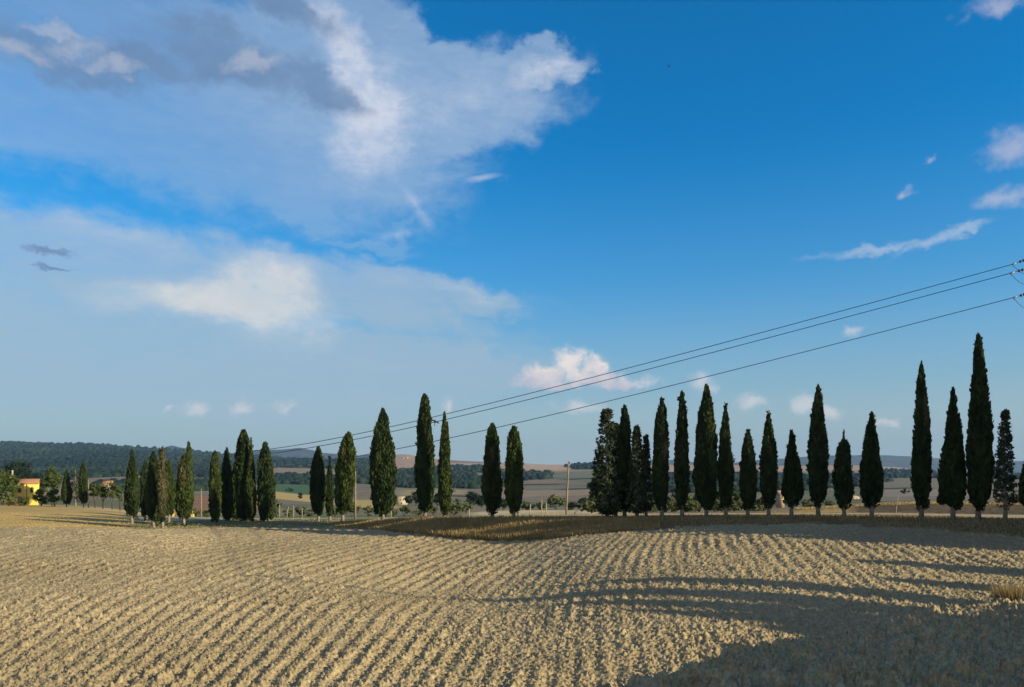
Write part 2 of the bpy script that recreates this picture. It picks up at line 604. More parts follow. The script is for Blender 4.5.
# ploughed clods: over the whole field and the near shoulder
azb = np.broadcast_to(az_all[:, None], (NA, NR))
inside = (np.abs(azb) < 41.9 * D2R)
K2b = K2g[:, None]
plough = np.clip((K2b - Dg) / 1.5 + .5 + 1.6 * fbm(Xg / 2.5, Yg / 2.5, 77, 3), 0, 1)
fade = np.clip((42 * D2R - np.abs(azb)) / (4 * D2R), 0, 1)
j1 = int(np.searchsorted(DR, 120))
sl_ = (slice(None), slice(0, j1))
x_, y_ = Xg[sl_], Yg[sl_]
xw = x_ - .006 * np.maximum(0, y_ - 48) ** 2 * np.clip(1.2 - x_ / 30, .15, 1) + .5 * fbm(x_ / 16, y_ / 16, 3, 2)
s_ = (xw - .12 * y_)
s_ = np.where(s_ < -6, -6 + ((xw - (.12 + .216) * y_) / (1 + .036 * y_) + 6) * 2.4, s_)
fur = np.cos(2 * math.pi * s_ / .98 + 1.1 * fbm(x_ / 1.3, y_ / 1.3, 8, 3))
big = worley(x_ + .06 * vn(x_ * 9, y_ * 9, 2), y_, .30, 11, .25, .62, .45)
med = worley(x_, y_, .17, 23, .28, .6, .68)
sma = worley(x_, y_, .10, 37, .3, .65, .75)
patch = np.clip(.5 + 1.3 * fbm(x_ / 5, y_ / 5, 51, 3), .15, 1.2)
fur = fur * np.interp(x_, [-30, -8, 2], [1.5, 1.3, .8]) * np.clip(.75 + 1.1 * fbm(x_ / 8, y_ / 8, 19, 3), .15, 1.35)
rid = .5 + .5 * fur
s2 = ss[sl_]
furamp = np.clip((s2 - .6) / .4, 0, 1)
slab = worley(x_ + .1 * vn(x_ * 5, y_ * 5, 44), y_, .75, 83, .18, .5, .6)
clod = slab * (.50 * (1 - furamp) + .08) + big * (.52 + .3 * rid * furamp + .25 * (1 - furamp)) * patch + med * (1.05 + .35 * rid) + sma * 1.0
hgt = fur * .040 * furamp + 1.15 * clod + .10 * fbm(x_ / 1.4, y_ / 1.4, 61, 3)
pl = plough[sl_] * fade[sl_]
soft = np.clip((y_ - 95) / 60, 0, .3)
Zg[sl_] += hgt * pl * (1 - soft)
# rough turf on the verge
vg = (1 - plough[sl_]) * fade[sl_]
Zg[sl_] += vg * (.10 * fbm(x_ / .5, y_ / .5, 71, 3))

# ---- land cover colours
SOIL = np.array([.40, .315, .175])
STRAW = np.array([.40, .29, .11])
DRYG = np.array([.25, .185, .10])
GREEN = np.array([.075, .10, .04])
BROWN = np.array([.20, .15, .10])
GREYF = np.array([.20, .175, .12])
PINK = np.array([.46, .32, .21])
WOOD = np.array([.014, .028, .018])
FGREEN = np.array([.07, .13, .055])
PALE = np.array([.42, .38, .28])
colr = np.zeros((NA, NR, 3)) + GREYF


def paint(mask, c):
    global colr
    colr = colr * (1 - mask[..., None]) + c * mask[..., None]


def band(v, lo, hi, s=1.0):
    return np.clip((v - lo) / s + .5, 0, 1) * np.clip((hi - v) / s + .5, 0, 1)


nz = fbm(Xg / 160, Yg / 160, 91, 4)
nz2 = fbm(Xg / 40, Yg / 40, 95, 4)
beyond = Dg > 215
wp = PYg + 2.2 * fbm(Xg / np.maximum(Dg * .10, 20), Dg / np.maximum(Dg * .10, 20), 101, 3)


def region(pxa, pya, pyb, c, px0, px1, sy=1.2, sx=14, cond=None):
    """a field between two skyline heights over a run of bearings"""
    top = np.interp(PXg, pxa, pya)
    bot = np.interp(PXg, pxa, pyb)
    m = np.clip((wp - top) / sy + .5, 0, 1) * np.clip((bot - wp) / sy + .5, 0, 1) * band(PXg + 10 * nz, px0, px1, sx) * beyond
    if cond is not None: m = m * cond
    paint(m, c)
    return m


# base mosaic of fields
paint(np.clip(nz * 6, 0, 1) * beyond, BROWN)
paint(np.clip(-nz * 6 - .8, 0, 1) * beyond, np.array([.13, .14, .075]))
WM = np.zeros((NA, NR))


def wood(*a, **k):
    global WM
    m = region(*a, **k)
    WM = np.maximum(WM, m)


A = np.array
region(A([0, 1100]), A([463, 463]), A([472, 470]), PINK * .85, 380, 1100)
region(A([380, 480]), A([450, 450]), A([468, 466]), PINK * .8, 380, 436)
region(A([0, 1100]), A([440, 440]), A([466, 464]), PINK * .8, 640, 1100)
region(A([530, 600]), A([460, 460]), A([469, 469]), PINK, 525, 600)
wood(A([-200, 0, 100, 160, 230, 290]), A([430, 430, 430, 430, 430, 455]), A([485, 485, 476, 476, 478, 466]), WOOD, -400, 290)
region(A([80, 160, 260]), A([474, 471, 474]), A([484, 482, 480]), BROWN * 1.1, 88, 215)
wood(A([80, 260]), A([484, 480]), A([493, 489]), WOOD * 1.3, 95, 215)
region(A([200, 400]), A([467, 469]), A([476, 479]), BROWN * 1.3, 270, 420)
wood(A([240, 420]), A([459, 461]), A([468, 470]), WOOD, 236, 385)
wood(A([240, 330]), A([475, 477]), A([484, 486]), WOOD * 1.1, 245, 340)
region(A([250, 345]), A([484, 486]), A([493, 499]), FGREEN, 262, 345)
region(A([270, 345]), A([492, 499]), A([499, 506]), STRAW * 1.2, 262, 345, .8)
region(A([150, 262]), A([496, 496]), A([512, 512]), np.array([.26, .15, .08]), 180, 262)
region(A([345, 400]), A([500, 500]), A([508, 508]), STRAW * 1.1, 345, 400)
wood(A([365, 400, 440, 480, 520]), A([462, 470, 468, 478, 484]), A([484, 487, 488, 489, 490]), WOOD, 352, 500)
region(A([380, 1100]), A([488, 484]), A([494, 500]), GREYF * .9, 400, 640)
wood(A([440, 560]), A([466, 470]), A([472, 474]), WOOD, 452, 505)
wood(A([500, 560]), A([469, 472]), A([481, 478]), WOOD, 505, 548, sx=8)
wood(A([580, 620]), A([466, 465]), A([470, 470]), WOOD, 572, 640)
wood(A([620, 700, 800, 900]), A([474, 473, 475, 476]), A([491, 492, 490, 484]), WOOD * 1.1, 625, 885)
wood(A([870, 960]), A([471, 474]), A([478, 479]), WOOD, 868, 940)
wood(A([940, 1100]), A([474, 474]), A([479, 479]), WOOD, 985, 1100)
region(A([600, 1100]), A([480, 480]), A([501, 501]), GREYF * .95, 862, 1100)
for a_, b_, c_, d_, e_ in ((560, 645, 488.5, 489.6, 1), (555, 640, 478.6, 479.6, 1), (425, 480, 495.4, 496.6, 1), (860, 930, 488, 489, 1), (985, 1100, 490, 491.2, 1)):
    region(A([a_ - 1, b_]), A([c_, c_]), A([d_, d_]), WOOD, a_, b_, .6)
for a_, b_, c_, d_, cc in ((500, 640, 489.5, 496, (.27, .21, .13)), (400, 470, 489, 495, (.30, .25, .13)), (560, 640, 472, 478, (.17, .17, .11)), (880, 1000, 490, 497, (.25, .21, .15)), (480, 560, 478, 483, (.23, .17, .12)), (0, 90, 487, 494, (.36, .26, .12))):
    region(A([a_ - 1, b_]), A([c_, c_ + 1]), A([d_, d_ - 1]), np.array(cc), a_, b_, .8)
region(A([480, 600]), A([483.2, 483.2]), A([484.2, 484.2]), WOOD, 498, 565, .6)
# near strips

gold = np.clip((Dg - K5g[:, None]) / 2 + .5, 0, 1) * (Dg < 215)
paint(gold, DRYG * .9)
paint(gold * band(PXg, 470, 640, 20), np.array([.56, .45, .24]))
paint(gold * band(PXg, 780, 1300, 40), STRAW * .95)
paint(gold * band(PXg, 850, 1300, 20) * (Dg < K6g[:, None] - 1.5), np.array([.12, .09, .05]))  # bank face beyond the track: tree shade painted in as dark brown
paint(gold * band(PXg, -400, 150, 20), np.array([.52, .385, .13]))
paint(gold * band(PXg, 180, 420, 20) * (Dg > 140), GREEN * 1.6)
paint(((Dg > K2b - 2) & (Dg <= K5g[:, None] + 1)).astype(float), DRYG * (1 + .5 * nz2[..., None]))
paint(((Dg > K2b - 2) & (Dg <= K5g[:, None] + 1)) * np.clip(nz2 * 5 + .1, 0, .75), GREEN * 1.7)
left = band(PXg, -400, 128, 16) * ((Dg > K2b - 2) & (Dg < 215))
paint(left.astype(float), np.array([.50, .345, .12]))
m_soil = np.clip(plough, 0, 1) * (Dg < 120)
soilc = SOIL * (1 + .22 * fbm(Xg / 9, Yg / 9, 15, 3)[..., None])
colr = colr * (1 - m_soil[..., None]) + soilc * m_soil[..., None]
kindm = m_soil.copy()

verts = np.stack([Xg, Yg, Zg], -1).reshape(-1, 3)
ii, jj = np.meshgrid(np.arange(NA - 1), np.arange(NR - 1), indexing='ij')
b0 = (ii * NR + jj).ravel()
quads = np.stack([b0, b0 + NR, b0 + NR + 1, b0 + 1], -1)
cen = len(verts)
verts = np.vstack([verts, [[0, 0, -1.62]]])
tris = np.stack([np.full(NA - 1, cen), (np.arange(NA - 1) + 1) * NR, np.arange(NA - 1) * NR], -1)
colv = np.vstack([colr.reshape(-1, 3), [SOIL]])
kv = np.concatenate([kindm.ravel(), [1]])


def ground_mat():
    m = bpy.data.materials.new("land")
    m.use_nodes = True
    nt = m.node_tree
    E.nt = nt
    b = nt.nodes['Principled BSDF']
    b.inputs['Roughness'].default_value = .95
    b.inputs['Specular IOR Level'].default_value = .08
    at_ = nt.nodes.new('ShaderNodeAttribute'); at_.attribute_name = 'cover'
    ak = nt.nodes.new('ShaderNodeAttribute'); ak.attribute_name = 'soil'
    tc = nt.nodes.new('ShaderNodeTexCoord')
    P_ = tc.outputs['Object']
    n1 = noise(P_, 3.5, 6, .65)
    n2 = noise(P_, .05, 7, .65)
    n3 = noise(P_, 14, 4, .7)
    v = 1.0 + (n1 - .5) * 1.5 + (n3 - .5) * 1.2
    v2 = 1.0 + (n2 - .5) * 1.0 + (n1 - .5) * .6
    k = E(ak.outputs['Fac'])
    f = v * k + v2 * (1.0 - k)
    n = nt.nodes.new('ShaderNodeVectorMath'); n.operation = 'SCALE'
    nt.links.new(at_.outputs['Color'], n.inputs[0]); nt.links.new(f.s, n.inputs['Scale'])
    nt.links.new(n.outputs[0], b.inputs['Base Color'])
    bp = nt.nodes.new('ShaderNodeBump')
    bp.inputs['Strength'].default_value = .8
    bp.inputs['Distance'].default_value = .05
    nt.links.new((noise(P_, 11, 5, .7) * k + n1 * .6).s, bp.inputs['Height'])
    nt.links.new(bp.outputs[0], b.inputs['Normal'])
    return m


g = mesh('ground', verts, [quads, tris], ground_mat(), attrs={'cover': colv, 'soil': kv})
tag(g, kind='structure')

M_road = mat('pale_gravel', (.46, .36, .22), .95, .1, 1.5, .18)
M_wood = mat('weathered_wood', (.30, .23, .15), .85, .2, 6, .3, .4)
M_twig = mat('dark_bark', (.09, .075, .055), .9, .1, 8, .4)
M_bark = mat('cypress_bark', (.29, .24, .18), .9, .1, 8, .4, .6)
M_ochre = mat('ochre_plaster', (.78, .60, .13), .9, .15, .8, .10)
M_yellow = mat('yellow_paint', (.80, .58, .04), .5, .3, 2, .1)
M_white = mat('pale_plaster', (.50, .42, .31), .9, .15, .8, .1)
M_stone = mat('tan_stone', (.40, .30, .20), .9, .15, 1.2, .2)
M_roof = mat('clay_tiles', (.36, .19, .10), .9, .1, 3, .3, .4)
M_dark = mat('dark_glass', (.03, .03, .03), .3, .4)
M_metal = mat('dull_metal', (.22, .23, .23), .5, .4, 5, .15, metallic=.6)
M_insul = mat('brown_porcelain', (.13, .06, .035), .3, .5)
M_cable = mat('cable', (.06, .07, .08), .5, .3)
M_concrete = mat('concrete', (.38, .36, .32), .9, .1, 3, .2, .3)
M_bird = mat('bird_plumage', (.03, .022, .02), .8, .1)
M_post = mat('pale_post', (.42, .36, .26), .9, .1, 4, .25)

M_cyp = foliage_mat('cypress_leaves', (.018, .034, .013), (.066, .096, .030))
M_cypg = foliage_mat('cypress_leaves_fresh', (.028, .05, .015), (.10, .13, .034))
M_pine = foliage_mat('grey_green_needles', (.03, .045, .022), (.10, .12, .06))
M_olive = foliage_mat('olive_leaves', (.07, .085, .035), (.18, .19, .085))
M_bush = foliage_mat('bush_leaves', (.035, .055, .02), (.12, .15, .05))
M_far = foliage_mat('woodland_leaves', (.008, .020, .012), (.030, .050, .024))
M_straw = foliage_mat('dry_grass_blades', (.20, .145, .06), (.52, .385, .17), transl=.2)

# ------------------------------------------------------------------ track behind the tree row
tv, tq = [], []
pxs = np.arange(60, 1201, 5.0)
for i, p in enumerate(pxs):
    c = column(math.atan((p - HX) / F))[0]
    d0, d1 = c[6] + 1.5, c[7] - 1.0
    if p < 140:
        d0, d1 = c[7] - 6, c[7] - 1
    for u in range(5):
        D = d0 + (d1 - d0) * u / 4
        q = at(p, D)
        tv.append((q.x, q.y, q.z + .09 - .05 * (abs(u - 2) == 2)))
    if i:
        for u in range(4):
            tq.append(((i - 1) * 5 + u, i * 5 + u, i * 5 + u + 1, (i - 1) * 5 + u + 1))
tag(mesh('track', tv, np.array(tq), M_road, smooth_=True), kind='structure')


# ------------------------------------------------------------------ foliage
def kites(c, d, ln, wd, r):
    """leaf sprays: centres (N,3), direction (N,3), length, width -> verts, quads"""
    n = len(c)
    rnd = r.normal(size=(n, 3))
    s = np.cross(d, rnd)
    s /= np.linalg.norm(s, axis=1, keepdims=True) + 1e-9
    ln, wd = ln[:, None], wd[:, None]
    mid = c + d * ln * .05
    v = np.stack([c - d * ln * .5, mid + s * wd * .5, c + d * ln * .5, mid - s * wd * .5], 1).reshape(-1, 3)
    q = np.arange(n * 4).reshape(-1, 4)
    return v, q


def crown_shape(t, style):
    t = np.clip(t, 0, 1)
    lo = np.clip(t / .14, 0, 1)
    lo = np.sqrt(np.clip(1 - (1 - lo) ** 2, 0, 1)) * .75 + .25 * np.clip(t / .3, 0, 1)
    p, q = {'column': (4.0, .62), 'spindle': (2.3, .80), 'tall': (1.75, .80), 'cone': (1.35, .95), 'spire': (1.7, 1.15)}[style]
    return lo * (1 - t ** p) ** q


def spire_parts(H, R, style, seed, cx=0, cy=0, z0=0, lean=(0, 0), dry=None, n=None, lump=.16):
    r = np.random.default_rng(seed)
    NZ, NT = 56, 26
    z = np.linspace(0, 1, NZ)
    th = np.linspace(0, 2 * math.pi, NT, endpoint=False)
    T, TH = np.meshgrid(z, th, indexing='ij')

    def rad(T, TH):
        v = 1 + lump * 1.6 * (fbm(TH * 1.3 + seed, T * H * .33, seed, 3)) * (1 + T) + lump * .9 * fbm(np.cos(TH) * 2.4 + 5, T * H * 1.1 + np.sin(TH) * 2.4, seed + 9, 2)
        return R * crown_shape(T, style) * v
    # seam free noise angle
    THn = np.abs(TH - math.pi)
    Rr = rad(T, THn * (1 + .0 * T))
    bend = lambda t: (cx + lean[0] * t, cy + lean[1] * t)
    bx, by = bend(T)
    core = np.stack([bx + Rr * .86 * np.cos(TH), by + Rr * .86 * np.sin(TH), z0 + T * H * .985], -1).reshape(-1, 3)
    q = []
    a = np.arange(NZ - 1)[:, None] * NT + np.arange(NT)[None]
    b = np.arange(NZ - 1)[:, None] * NT + (np.arange(NT)[None] + 1) % NT
    q = np.stack([a, b, b + NT, a + NT], -1).reshape(-1, 4)
    n = n or int(min(9000, 700 + 130 * H * R * 3.2))
    t = r.random(n * 2)
    keep = r.random(n * 2) < (crown_shape(t, style) + .12)
    t = t[keep][:n]
    n = len(t)
    thr = r.random(n) * 2 * math.pi
    rr_ = rad(t, np.abs(thr - math.pi)) * (.84 + .26 * r.random(n) ** 1.8)
    bx, by = bend(t)
    c = np.stack([bx + rr_ * np.cos(thr), by + rr_ * np.sin(thr), z0 + t * H], -1)
    out = .22 + .25 * r.random(n)
    d = np.stack([np.cos(thr) * out, np.sin(thr) * out, np.ones(n)], -1) + r.normal(size=(n, 3)) * .13
    d /= np.linalg.norm(d, axis=1, keepdims=True)
    ln = .30 + .42 * r.random(n)
    ln *= np.clip(R / 1.0, .55, 1.1)
    wd = ln * (.30 + .25 * r.random(n))
    v2, q2 = kites(c, d, ln, wd, r)
    clump = fbm(thr * 2.2 + seed, t * H * .8, seed + 3, 3)
    tint = np.clip(.42 + clump * .75 + r.normal(size=n) * .11, 0, 1)
    dr = np.zeros(n)
    tc_ = np.clip(.40 + .5 * fbm(TH * 2.2, T * H * .8, seed + 3, 2), 0, 1).ravel()
    dc = np.zeros(len(core))
    if dry:
        for (t0, t1, a0, aw, amt) in dry:
            f = lambda tt, aa: amt * np.clip(1.3 - np.abs((tt - (t0 + t1) / 2) / ((t1 - t0) / 2)), 0, 1) * np.clip(1.4 - np.abs((aa - a0 + math.pi) % (2 * math.pi) - math.pi) / aw, 0, 1)
            dr = np.maximum(dr, f(t, thr) * (r.random(n) < .85))
            dc = np.maximum(dc, f(T, TH).ravel())
    V = np.vstack([core, v2])
    Q = np.vstack([q, q2 + len(core)])
    return V, Q, np.concatenate([tc_, np.repeat(tint, 4)]), np.concatenate([dc, np.repeat(dr, 4)])


def join_parts(parts):
    V, Q, T, Dd, o = [], [], [], [], 0
    for v, q, t, d in parts:
        V.append(v); Q.append(q + o); T.append(t); Dd.append(d); o += len(v)
    return np.vstack(V), np.vstack(Q), np.concatenate(T), np.concatenate(Dd)


def trunk_mb(h, r0, r1, seed, lean=(0, 0)):
    r = random.Random(seed)
    mb = MB()
    pts, rad = [], []
    for i in range(7):
        t = i / 6
        pts.append((lean[0] * t + r.uniform(-.03, .03), lean[1] * t + r.uniform(-.03, .03), -.35 + t * (h + .35)))
        rad.append((r0 * (1.35 if i == 0 else 1.1 if i == 1 else 1) * (1 - t) + r1 * t) * r.uniform(.93, 1.07))
    mb.tube(pts, rad, 8)
    return mb


def cypress(px, D, top, cb, hw, style, label, seed, spires=(), lean=0, dry=None, m=None, group='cypresses lining the country track', trunk=.22, lump=.20, name='cypress_tree', loc=None):
    """top/cb: rows of tip and crown bottom; hw: half width in pixels; extra spires (dx px, top row, half width px)"""
    p = at(px, D) if loc is None else loc
    ztop = (HY - top) / F * D - p.z
    zcb = (HY - cb) / F * D - p.z
    zcb = max(.25, zcb)
    root = empty(name, p)
    tag(root, label, 'tree', group)
    H, R = ztop - zcb, hw / F * D
    ln = (lean / F * D, 0)
    parts = [spire_parts(H, R, style, seed, z0=zcb, lean=ln, dry=dry, lump=lump)]
    r0 = random.Random(seed * 7 + 1)
    spires = list(spires)
    for q_ in range(r0.choice([1, 2, 2, 3])):
        sd = r0.choice([-1, 1])
        fr = r0.uniform(.62, .93)
        spires.append((sd * hw * r0.uniform(.2, .5) + lean * .5, cb - (cb - top) * fr, hw * r0.uniform(.35, .55), 'spindle'))
    if dry is None and r0.random() < .5:
        t0_ = r0.uniform(.1, .7)
        dry = [(t0_, t0_ + r0.uniform(.1, .25), r0.uniform(3.4, 6.0), r0.uniform(.3, .6), r0.uniform(.3, .6))]
        parts = [spire_parts(H, R, style, seed, z0=zcb, lean=ln, dry=dry, lump=lump)]
    for k, sp in enumerate(spires):
        dx, tp, w = sp[:3]
        st = sp[3] if len(sp) > 3 else 'spindle'
        h2 = (HY - tp) / F * D - p.z - zcb * 1.15
        parts.append(spire_parts(h2, w / F * D, st, seed + 101 * (k + 1), cx=dx / F * D, cy=(-1) ** k * .15, z0=zcb * 1.15, lean=(0, 0), n=int(1200 + 90 * h2), lump=lump, dry=(sp[4] if len(sp) > 4 else None)))
    # stray sprigs breaking the outline, and a ragged skirt
    rs_ = np.random.default_rng(seed + 5)
    ns = 26
    t_ = rs_.random(ns) ** 1.1
    t_[:8] = rs_.random(8) * .06
    a_ = rs_.random(ns) * 6.283
    q_ = R * crown_shape(t_, style) * rs_.uniform(.88, 1.12, ns)
    c_ = np.stack([ln[0] * t_ + q_ * np.cos(a_), q_ * np.sin(a_), zcb + t_ * H - .25 * (t_ < .06)], -1)
    cv, cq, ct, cd = clusters_mesh(list(c_), list(rs_.uniform(.14, .30, ns)), 330, .34, rs_, 1.5, .9)
    parts.append((cv, cq, ct, cd))
    V, Q, T, Dd = join_parts(parts)
    trunk_mb(zcb + H * .5, trunk * (.8 + R * .15), .06, seed, (ln[0] * .45, 0)).build('trunk', M_bark, root, True)
    mesh('crown', V, Q, m or M_cyp, root, {'tint': T, 'dry': Dd})
    return root


def clusters_mesh(centres, radii, per, leaf, r, squash=.8, up=.3):
    """leaf clumps: each centre a fuzzy ball of leaf sprays"""
    cs, ds, tn = [], [], []
    for (c, R) in zip(centres, radii):
        n = int(per * (R ** 2))
        n = max(14, n)
        d = r.normal(size=(n, 3)); d /= np.linalg.norm(d, axis=1, keepdims=True)
        rad = R * (.55 + .5 * r.random(n)) ** .8
        p = c + d * rad[:, None] * np.array([1, 1, squash])
        dd = d * .7 + r.normal(size=(n, 3)) * .5 + np.array([0, 0, up])
        dd /= np.linalg.norm(dd, axis=1, keepdims=True)
        cs.append(p); ds.append(dd)
        base = r.normal() * .16
        tn.append(np.clip(.45 + base + r.normal(size=n) * .18, 0, 1))
    c, d, t = np.vstack(cs), np.vstack(ds), np.concatenate(tn)
    ln = leaf * (.6 + .8 * r.random(len(c)))
    v, q = kites(c, d, ln, ln * (.45 + .2 * r.random(len(c))), r)
    return v, q, np.repeat(t, 4), np.zeros(len(v))


# little faceted ball made of quads only
_b = [(-1, -1, -1), (1, -1, -1), (1, 1, -1), (-1, 1, -1), (-1, -1, 1), (1, -1, 1), (1, 1, 1), (-1, 1, 1)]
LV = np.array(_b, float) / 3 ** .5
LQ = np.array([(3, 2, 1, 0), (4, 5, 6, 7), (0, 1, 5, 4), (1, 2, 6, 5), (2, 3, 7, 6), (3, 0, 4, 7)])


def loose_tree(px, D, top, cb, hw, label, seed, m, style='cone', ncl=150, leaf=.28, group=None, name='conifer_tree', per=90, topw=.12, loc=None, clr=.16, heart=.5):
    """conifer with separate branch sprays and gaps"""
    r = np.random.default_rng(seed)
    p = at(px, D) if loc is None else loc
    ztop = (HY - top) / F * D - p.z
    zcb = max(.3, (HY - cb) / F * D - p.z)
    H, R = ztop - zcb, hw / F * D
    root = empty(name, p)
    tag(root, label, 'tree', group)
    mb = trunk_mb(ztop * .96, .20 * (.6 + R * .2), .03, seed)
    cs, rs = [], []
    for k in range(ncl):
        t = r.random() ** .9
        rad = R * ((1 - t) ** .85 * (1 - topw) + topw) * min(1, t / .12 + .35)
        a = r.random() * 2 * math.pi
        q = .35 + .65 * r.random() ** .5
        rad *= (.75 + .4 * r.random())
        c = np.array([math.cos(a) * rad * q, math.sin(a) * rad * q, zcb + H * t + rad * q * .25])
        cs.append(c)
        rs.append(max(.22, R * clr * (1.35 - t)) * (.7 + .6 * r.random()))
        if k % 3 == 0:
            mb.tube([(0, 0, max(.2, c[2] - rad * .35)), (c[0] * .6, c[1] * .6, c[2] - rad * .12), tuple(c)], [.05, .03, .012], 5)
    mb.build('trunk', M_bark, root, True)
    V, Q, T, Dd = clusters_mesh(cs, rs, per, leaf, r, up=.5)
    hv, hq = [], []
    for i_, (c, R1) in enumerate(zip(cs, rs)):
        hv.append(c + LV * (R1 * (heart + .25 * (heart > 0) * r.random((len(LV), 1))))); hq.append(LQ + i_ * len(LV) + len(V))
    V, Q = np.vstack([V] + hv), np.vstack([Q] + hq)
    T, Dd = np.concatenate([T, np.full(len(LV) * len(cs), .35)]), np.concatenate([Dd, np.zeros(len(LV) * len(cs))])
    mesh('crown', V, Q, m, root, {'tint': T, 'dry': Dd})
    return root


def round_tree(px, D, top, base, hw, label, seed, m, group=None, name='broadleaf_tree', trunk_frac=.25, ncl=26, leaf=.4, per=40, cat='tree', loc=None, flat=1.0):
    """broadleaf tree or bush of leaf clumps; top and base rows, half width in pixels"""
    r = np.random.default_rng(seed)
    p = at(px, D) if loc is None else loc
    Ht = (HY - top) / F * D - p.z
    R = hw / F * D
    root = empty(name, p)
    tag(root, label, cat, group)
    zc0 = Ht * trunk_frac
    mb = MB()
    cs, rs = [], []
    ch = (Ht - zc0) / 2
    for k in range(ncl):
        d = r.normal(size=3); d /= np.linalg.norm(d)
        q = .45 + .4 * r.random()
        wob = .8 + .4 * r.random()
        c = np.array([d[0] * R * q * wob, d[1] * R * q * wob, zc0 + ch + d[2] * ch * q])
        cs.append(c)
        rs.append(min(R, ch) * (.30 + .26 * r.random()))
    n = 5 if trunk_frac > .1 else 4
    for k in range(n):
        c = cs[k]
        mb.tube([(r.normal() * .04, r.normal() * .04, -.3), (c[0] * .15, c[1] * .15, zc0 * .8), tuple(c)], [max(.05, R * .05), max(.04, R * .035), .02], 6)
    mb.build('trunk' if trunk_frac > .1 else 'stems', M_twig, root, True)
    # inner body keeps the clump opaque
    cc = np.array(cs)
    V, Q, T, Dd = clusters_mesh(cs, rs, per * 1.5, leaf, r)
    # solid heart of each clump so the far side does not show through
    hv, hq = [], []
    for i_, (c, R1) in enumerate(zip(cs, rs)):
        hv.append(c + LV * (R1 * (.62 + .2 * r.random((len(LV), 1)))) * np.array([1, 1, .85])); hq.append(LQ + i_ * len(LV) + len(V))
    nh = len(LV) * len(cs)
    V, Q = np.vstack([V] + hv), np.vstack([Q] + hq)
    T, Dd = np.concatenate([T, np.full(nh, .35)]), np.concatenate([Dd, np.zeros(nh)])
    mesh('crown' if cat == 'tree' else 'foliage', V, Q, m, root, {'tint': T, 'dry': Dd})
    return root


def rowD(px):
    c = column(math.atan((px - HX) / F))[0]
    return c[5] * .75 + c[6] * .25


R_ = rowD
S = 1000
GR = 'cypresses lining the country track'
CY = 'dark green cypress '
# left cluster in the dip
cypress(132, 119, 450, 514, 7.6, 'cone', 'broad cone-shaped cypress at the left end of the tight clump nearest the yellow farmhouse', 11, dry=[(.3, 1, .3, .8, .25)])
cypress(145.2, 126, 460, 513, 4.6, 'spindle', 'slim short cypress hemmed in between two broader ones, second from the left in the clump', 12)
cypress(153.5, 111, 452, 519, 7.0, 'spindle', 'dark dense cypress in front of the clump, just left of the half-dead grey one', 13)
cypress(162.6, 109, 446, 520, 4.0, 'column', 'half-dead greyish cypress with a bare grey trunk and thin upper foliage', 14, dry=[(.0, 1.3, 4.7, 2.2, .65)], trunk=.24, lump=.3)
cypress(169, 124, 461, 513, 5.4, 'spindle', 'small cypress directly behind the grey half-dead one, over the ochre shed', 15, m=M_cypg)
cypress(184, 117, 455, 517, 8.0, 'spindle', 'twin-topped cypress with a browned left stem, standing in front of the ochre shed', 16,
        spires=[(4.3, 441, 4.0, 'column')], dry=[(.5, 1.1, 4.0, 1.4, .6), (.4, 1, 3.0, 1.0, .6)], m=M_cypg)
# second group
cypress(215, R_(215), 451, 520, 5.4, 'column', 'slim bright green cypress standing alone just right of the thin pole by the ochre shed', 21, m=M_cypg)
cypress(227, 131, 448, 519, 5.8, 'spindle', 'dark cypress left of the tall tufted one, above the low yellow skip', 22)
cypress(235.5, 133, 460, 518, 5.0, 'spindle', 'short shadowed cypress squeezed behind the tall tufted one', 23)
cypress(243.6, 128, 430, 519, 7.2, 'column', 'tallest cypress of the left half, with a stray tuft sticking out left of its tip', 24, spires=[(-5.5, 440, 1.7, 'column')])
cypress(251, 127, 438, 520, 5.6, 'spire', 'pointed cypress leaning against the right side of the tall tufted one', 25, m=M_cypg)
cypress(265, 127, 443, 520, 6.8, 'column', 'cypress with a ragged double tip standing just right of the group of four', 26, spires=[(6, 461, 4.2)])
# third group
cypress(318.5, R_(318), 447, 513, 7.6, 'spindle', 'plump cypress with a slim pointed one growing tight at its right side', 31)
cypress(329.8, R_(330) + 3, 457, 513, 4.0, 'spire', 'very slim pointed cypress tight against the right of a plump one', 32)
cypress(342.5, R_(345), 433, 512, 8.6, 'column', 'cypress leaning right towards its top, just left of the tall bare wooden pole', 33, lean=6, m=M_cypg)
# middle
cypress(383, R_(383), 409, 514, 13.2, 'spindle', 'the widest spindle-shaped cypress, just left of the white house in the valley', 41)
cypress(425, R_(425), 395, 511, 8.6, 'column', 'tall blunt-topped columnar cypress, a dark bird in the air beside it', 42)
cypress(444.5, R_(445), 412, 511, 6.6, 'tall', 'slim pointed cypress just right of the tall blunt-topped one', 43, m=M_cypg)
cypress(492.5, R_(492), 424, 511, 8.4, 'column', 'left one of the isolated pair of cypresses before the stubble field', 44)
cypress(514, R_(514), 427, 510, 8.2, 'column', 'right one of the isolated pair of cypresses before the stubble field', 45, m=M_cypg, spires=[(4.5, 432, 4.5)])
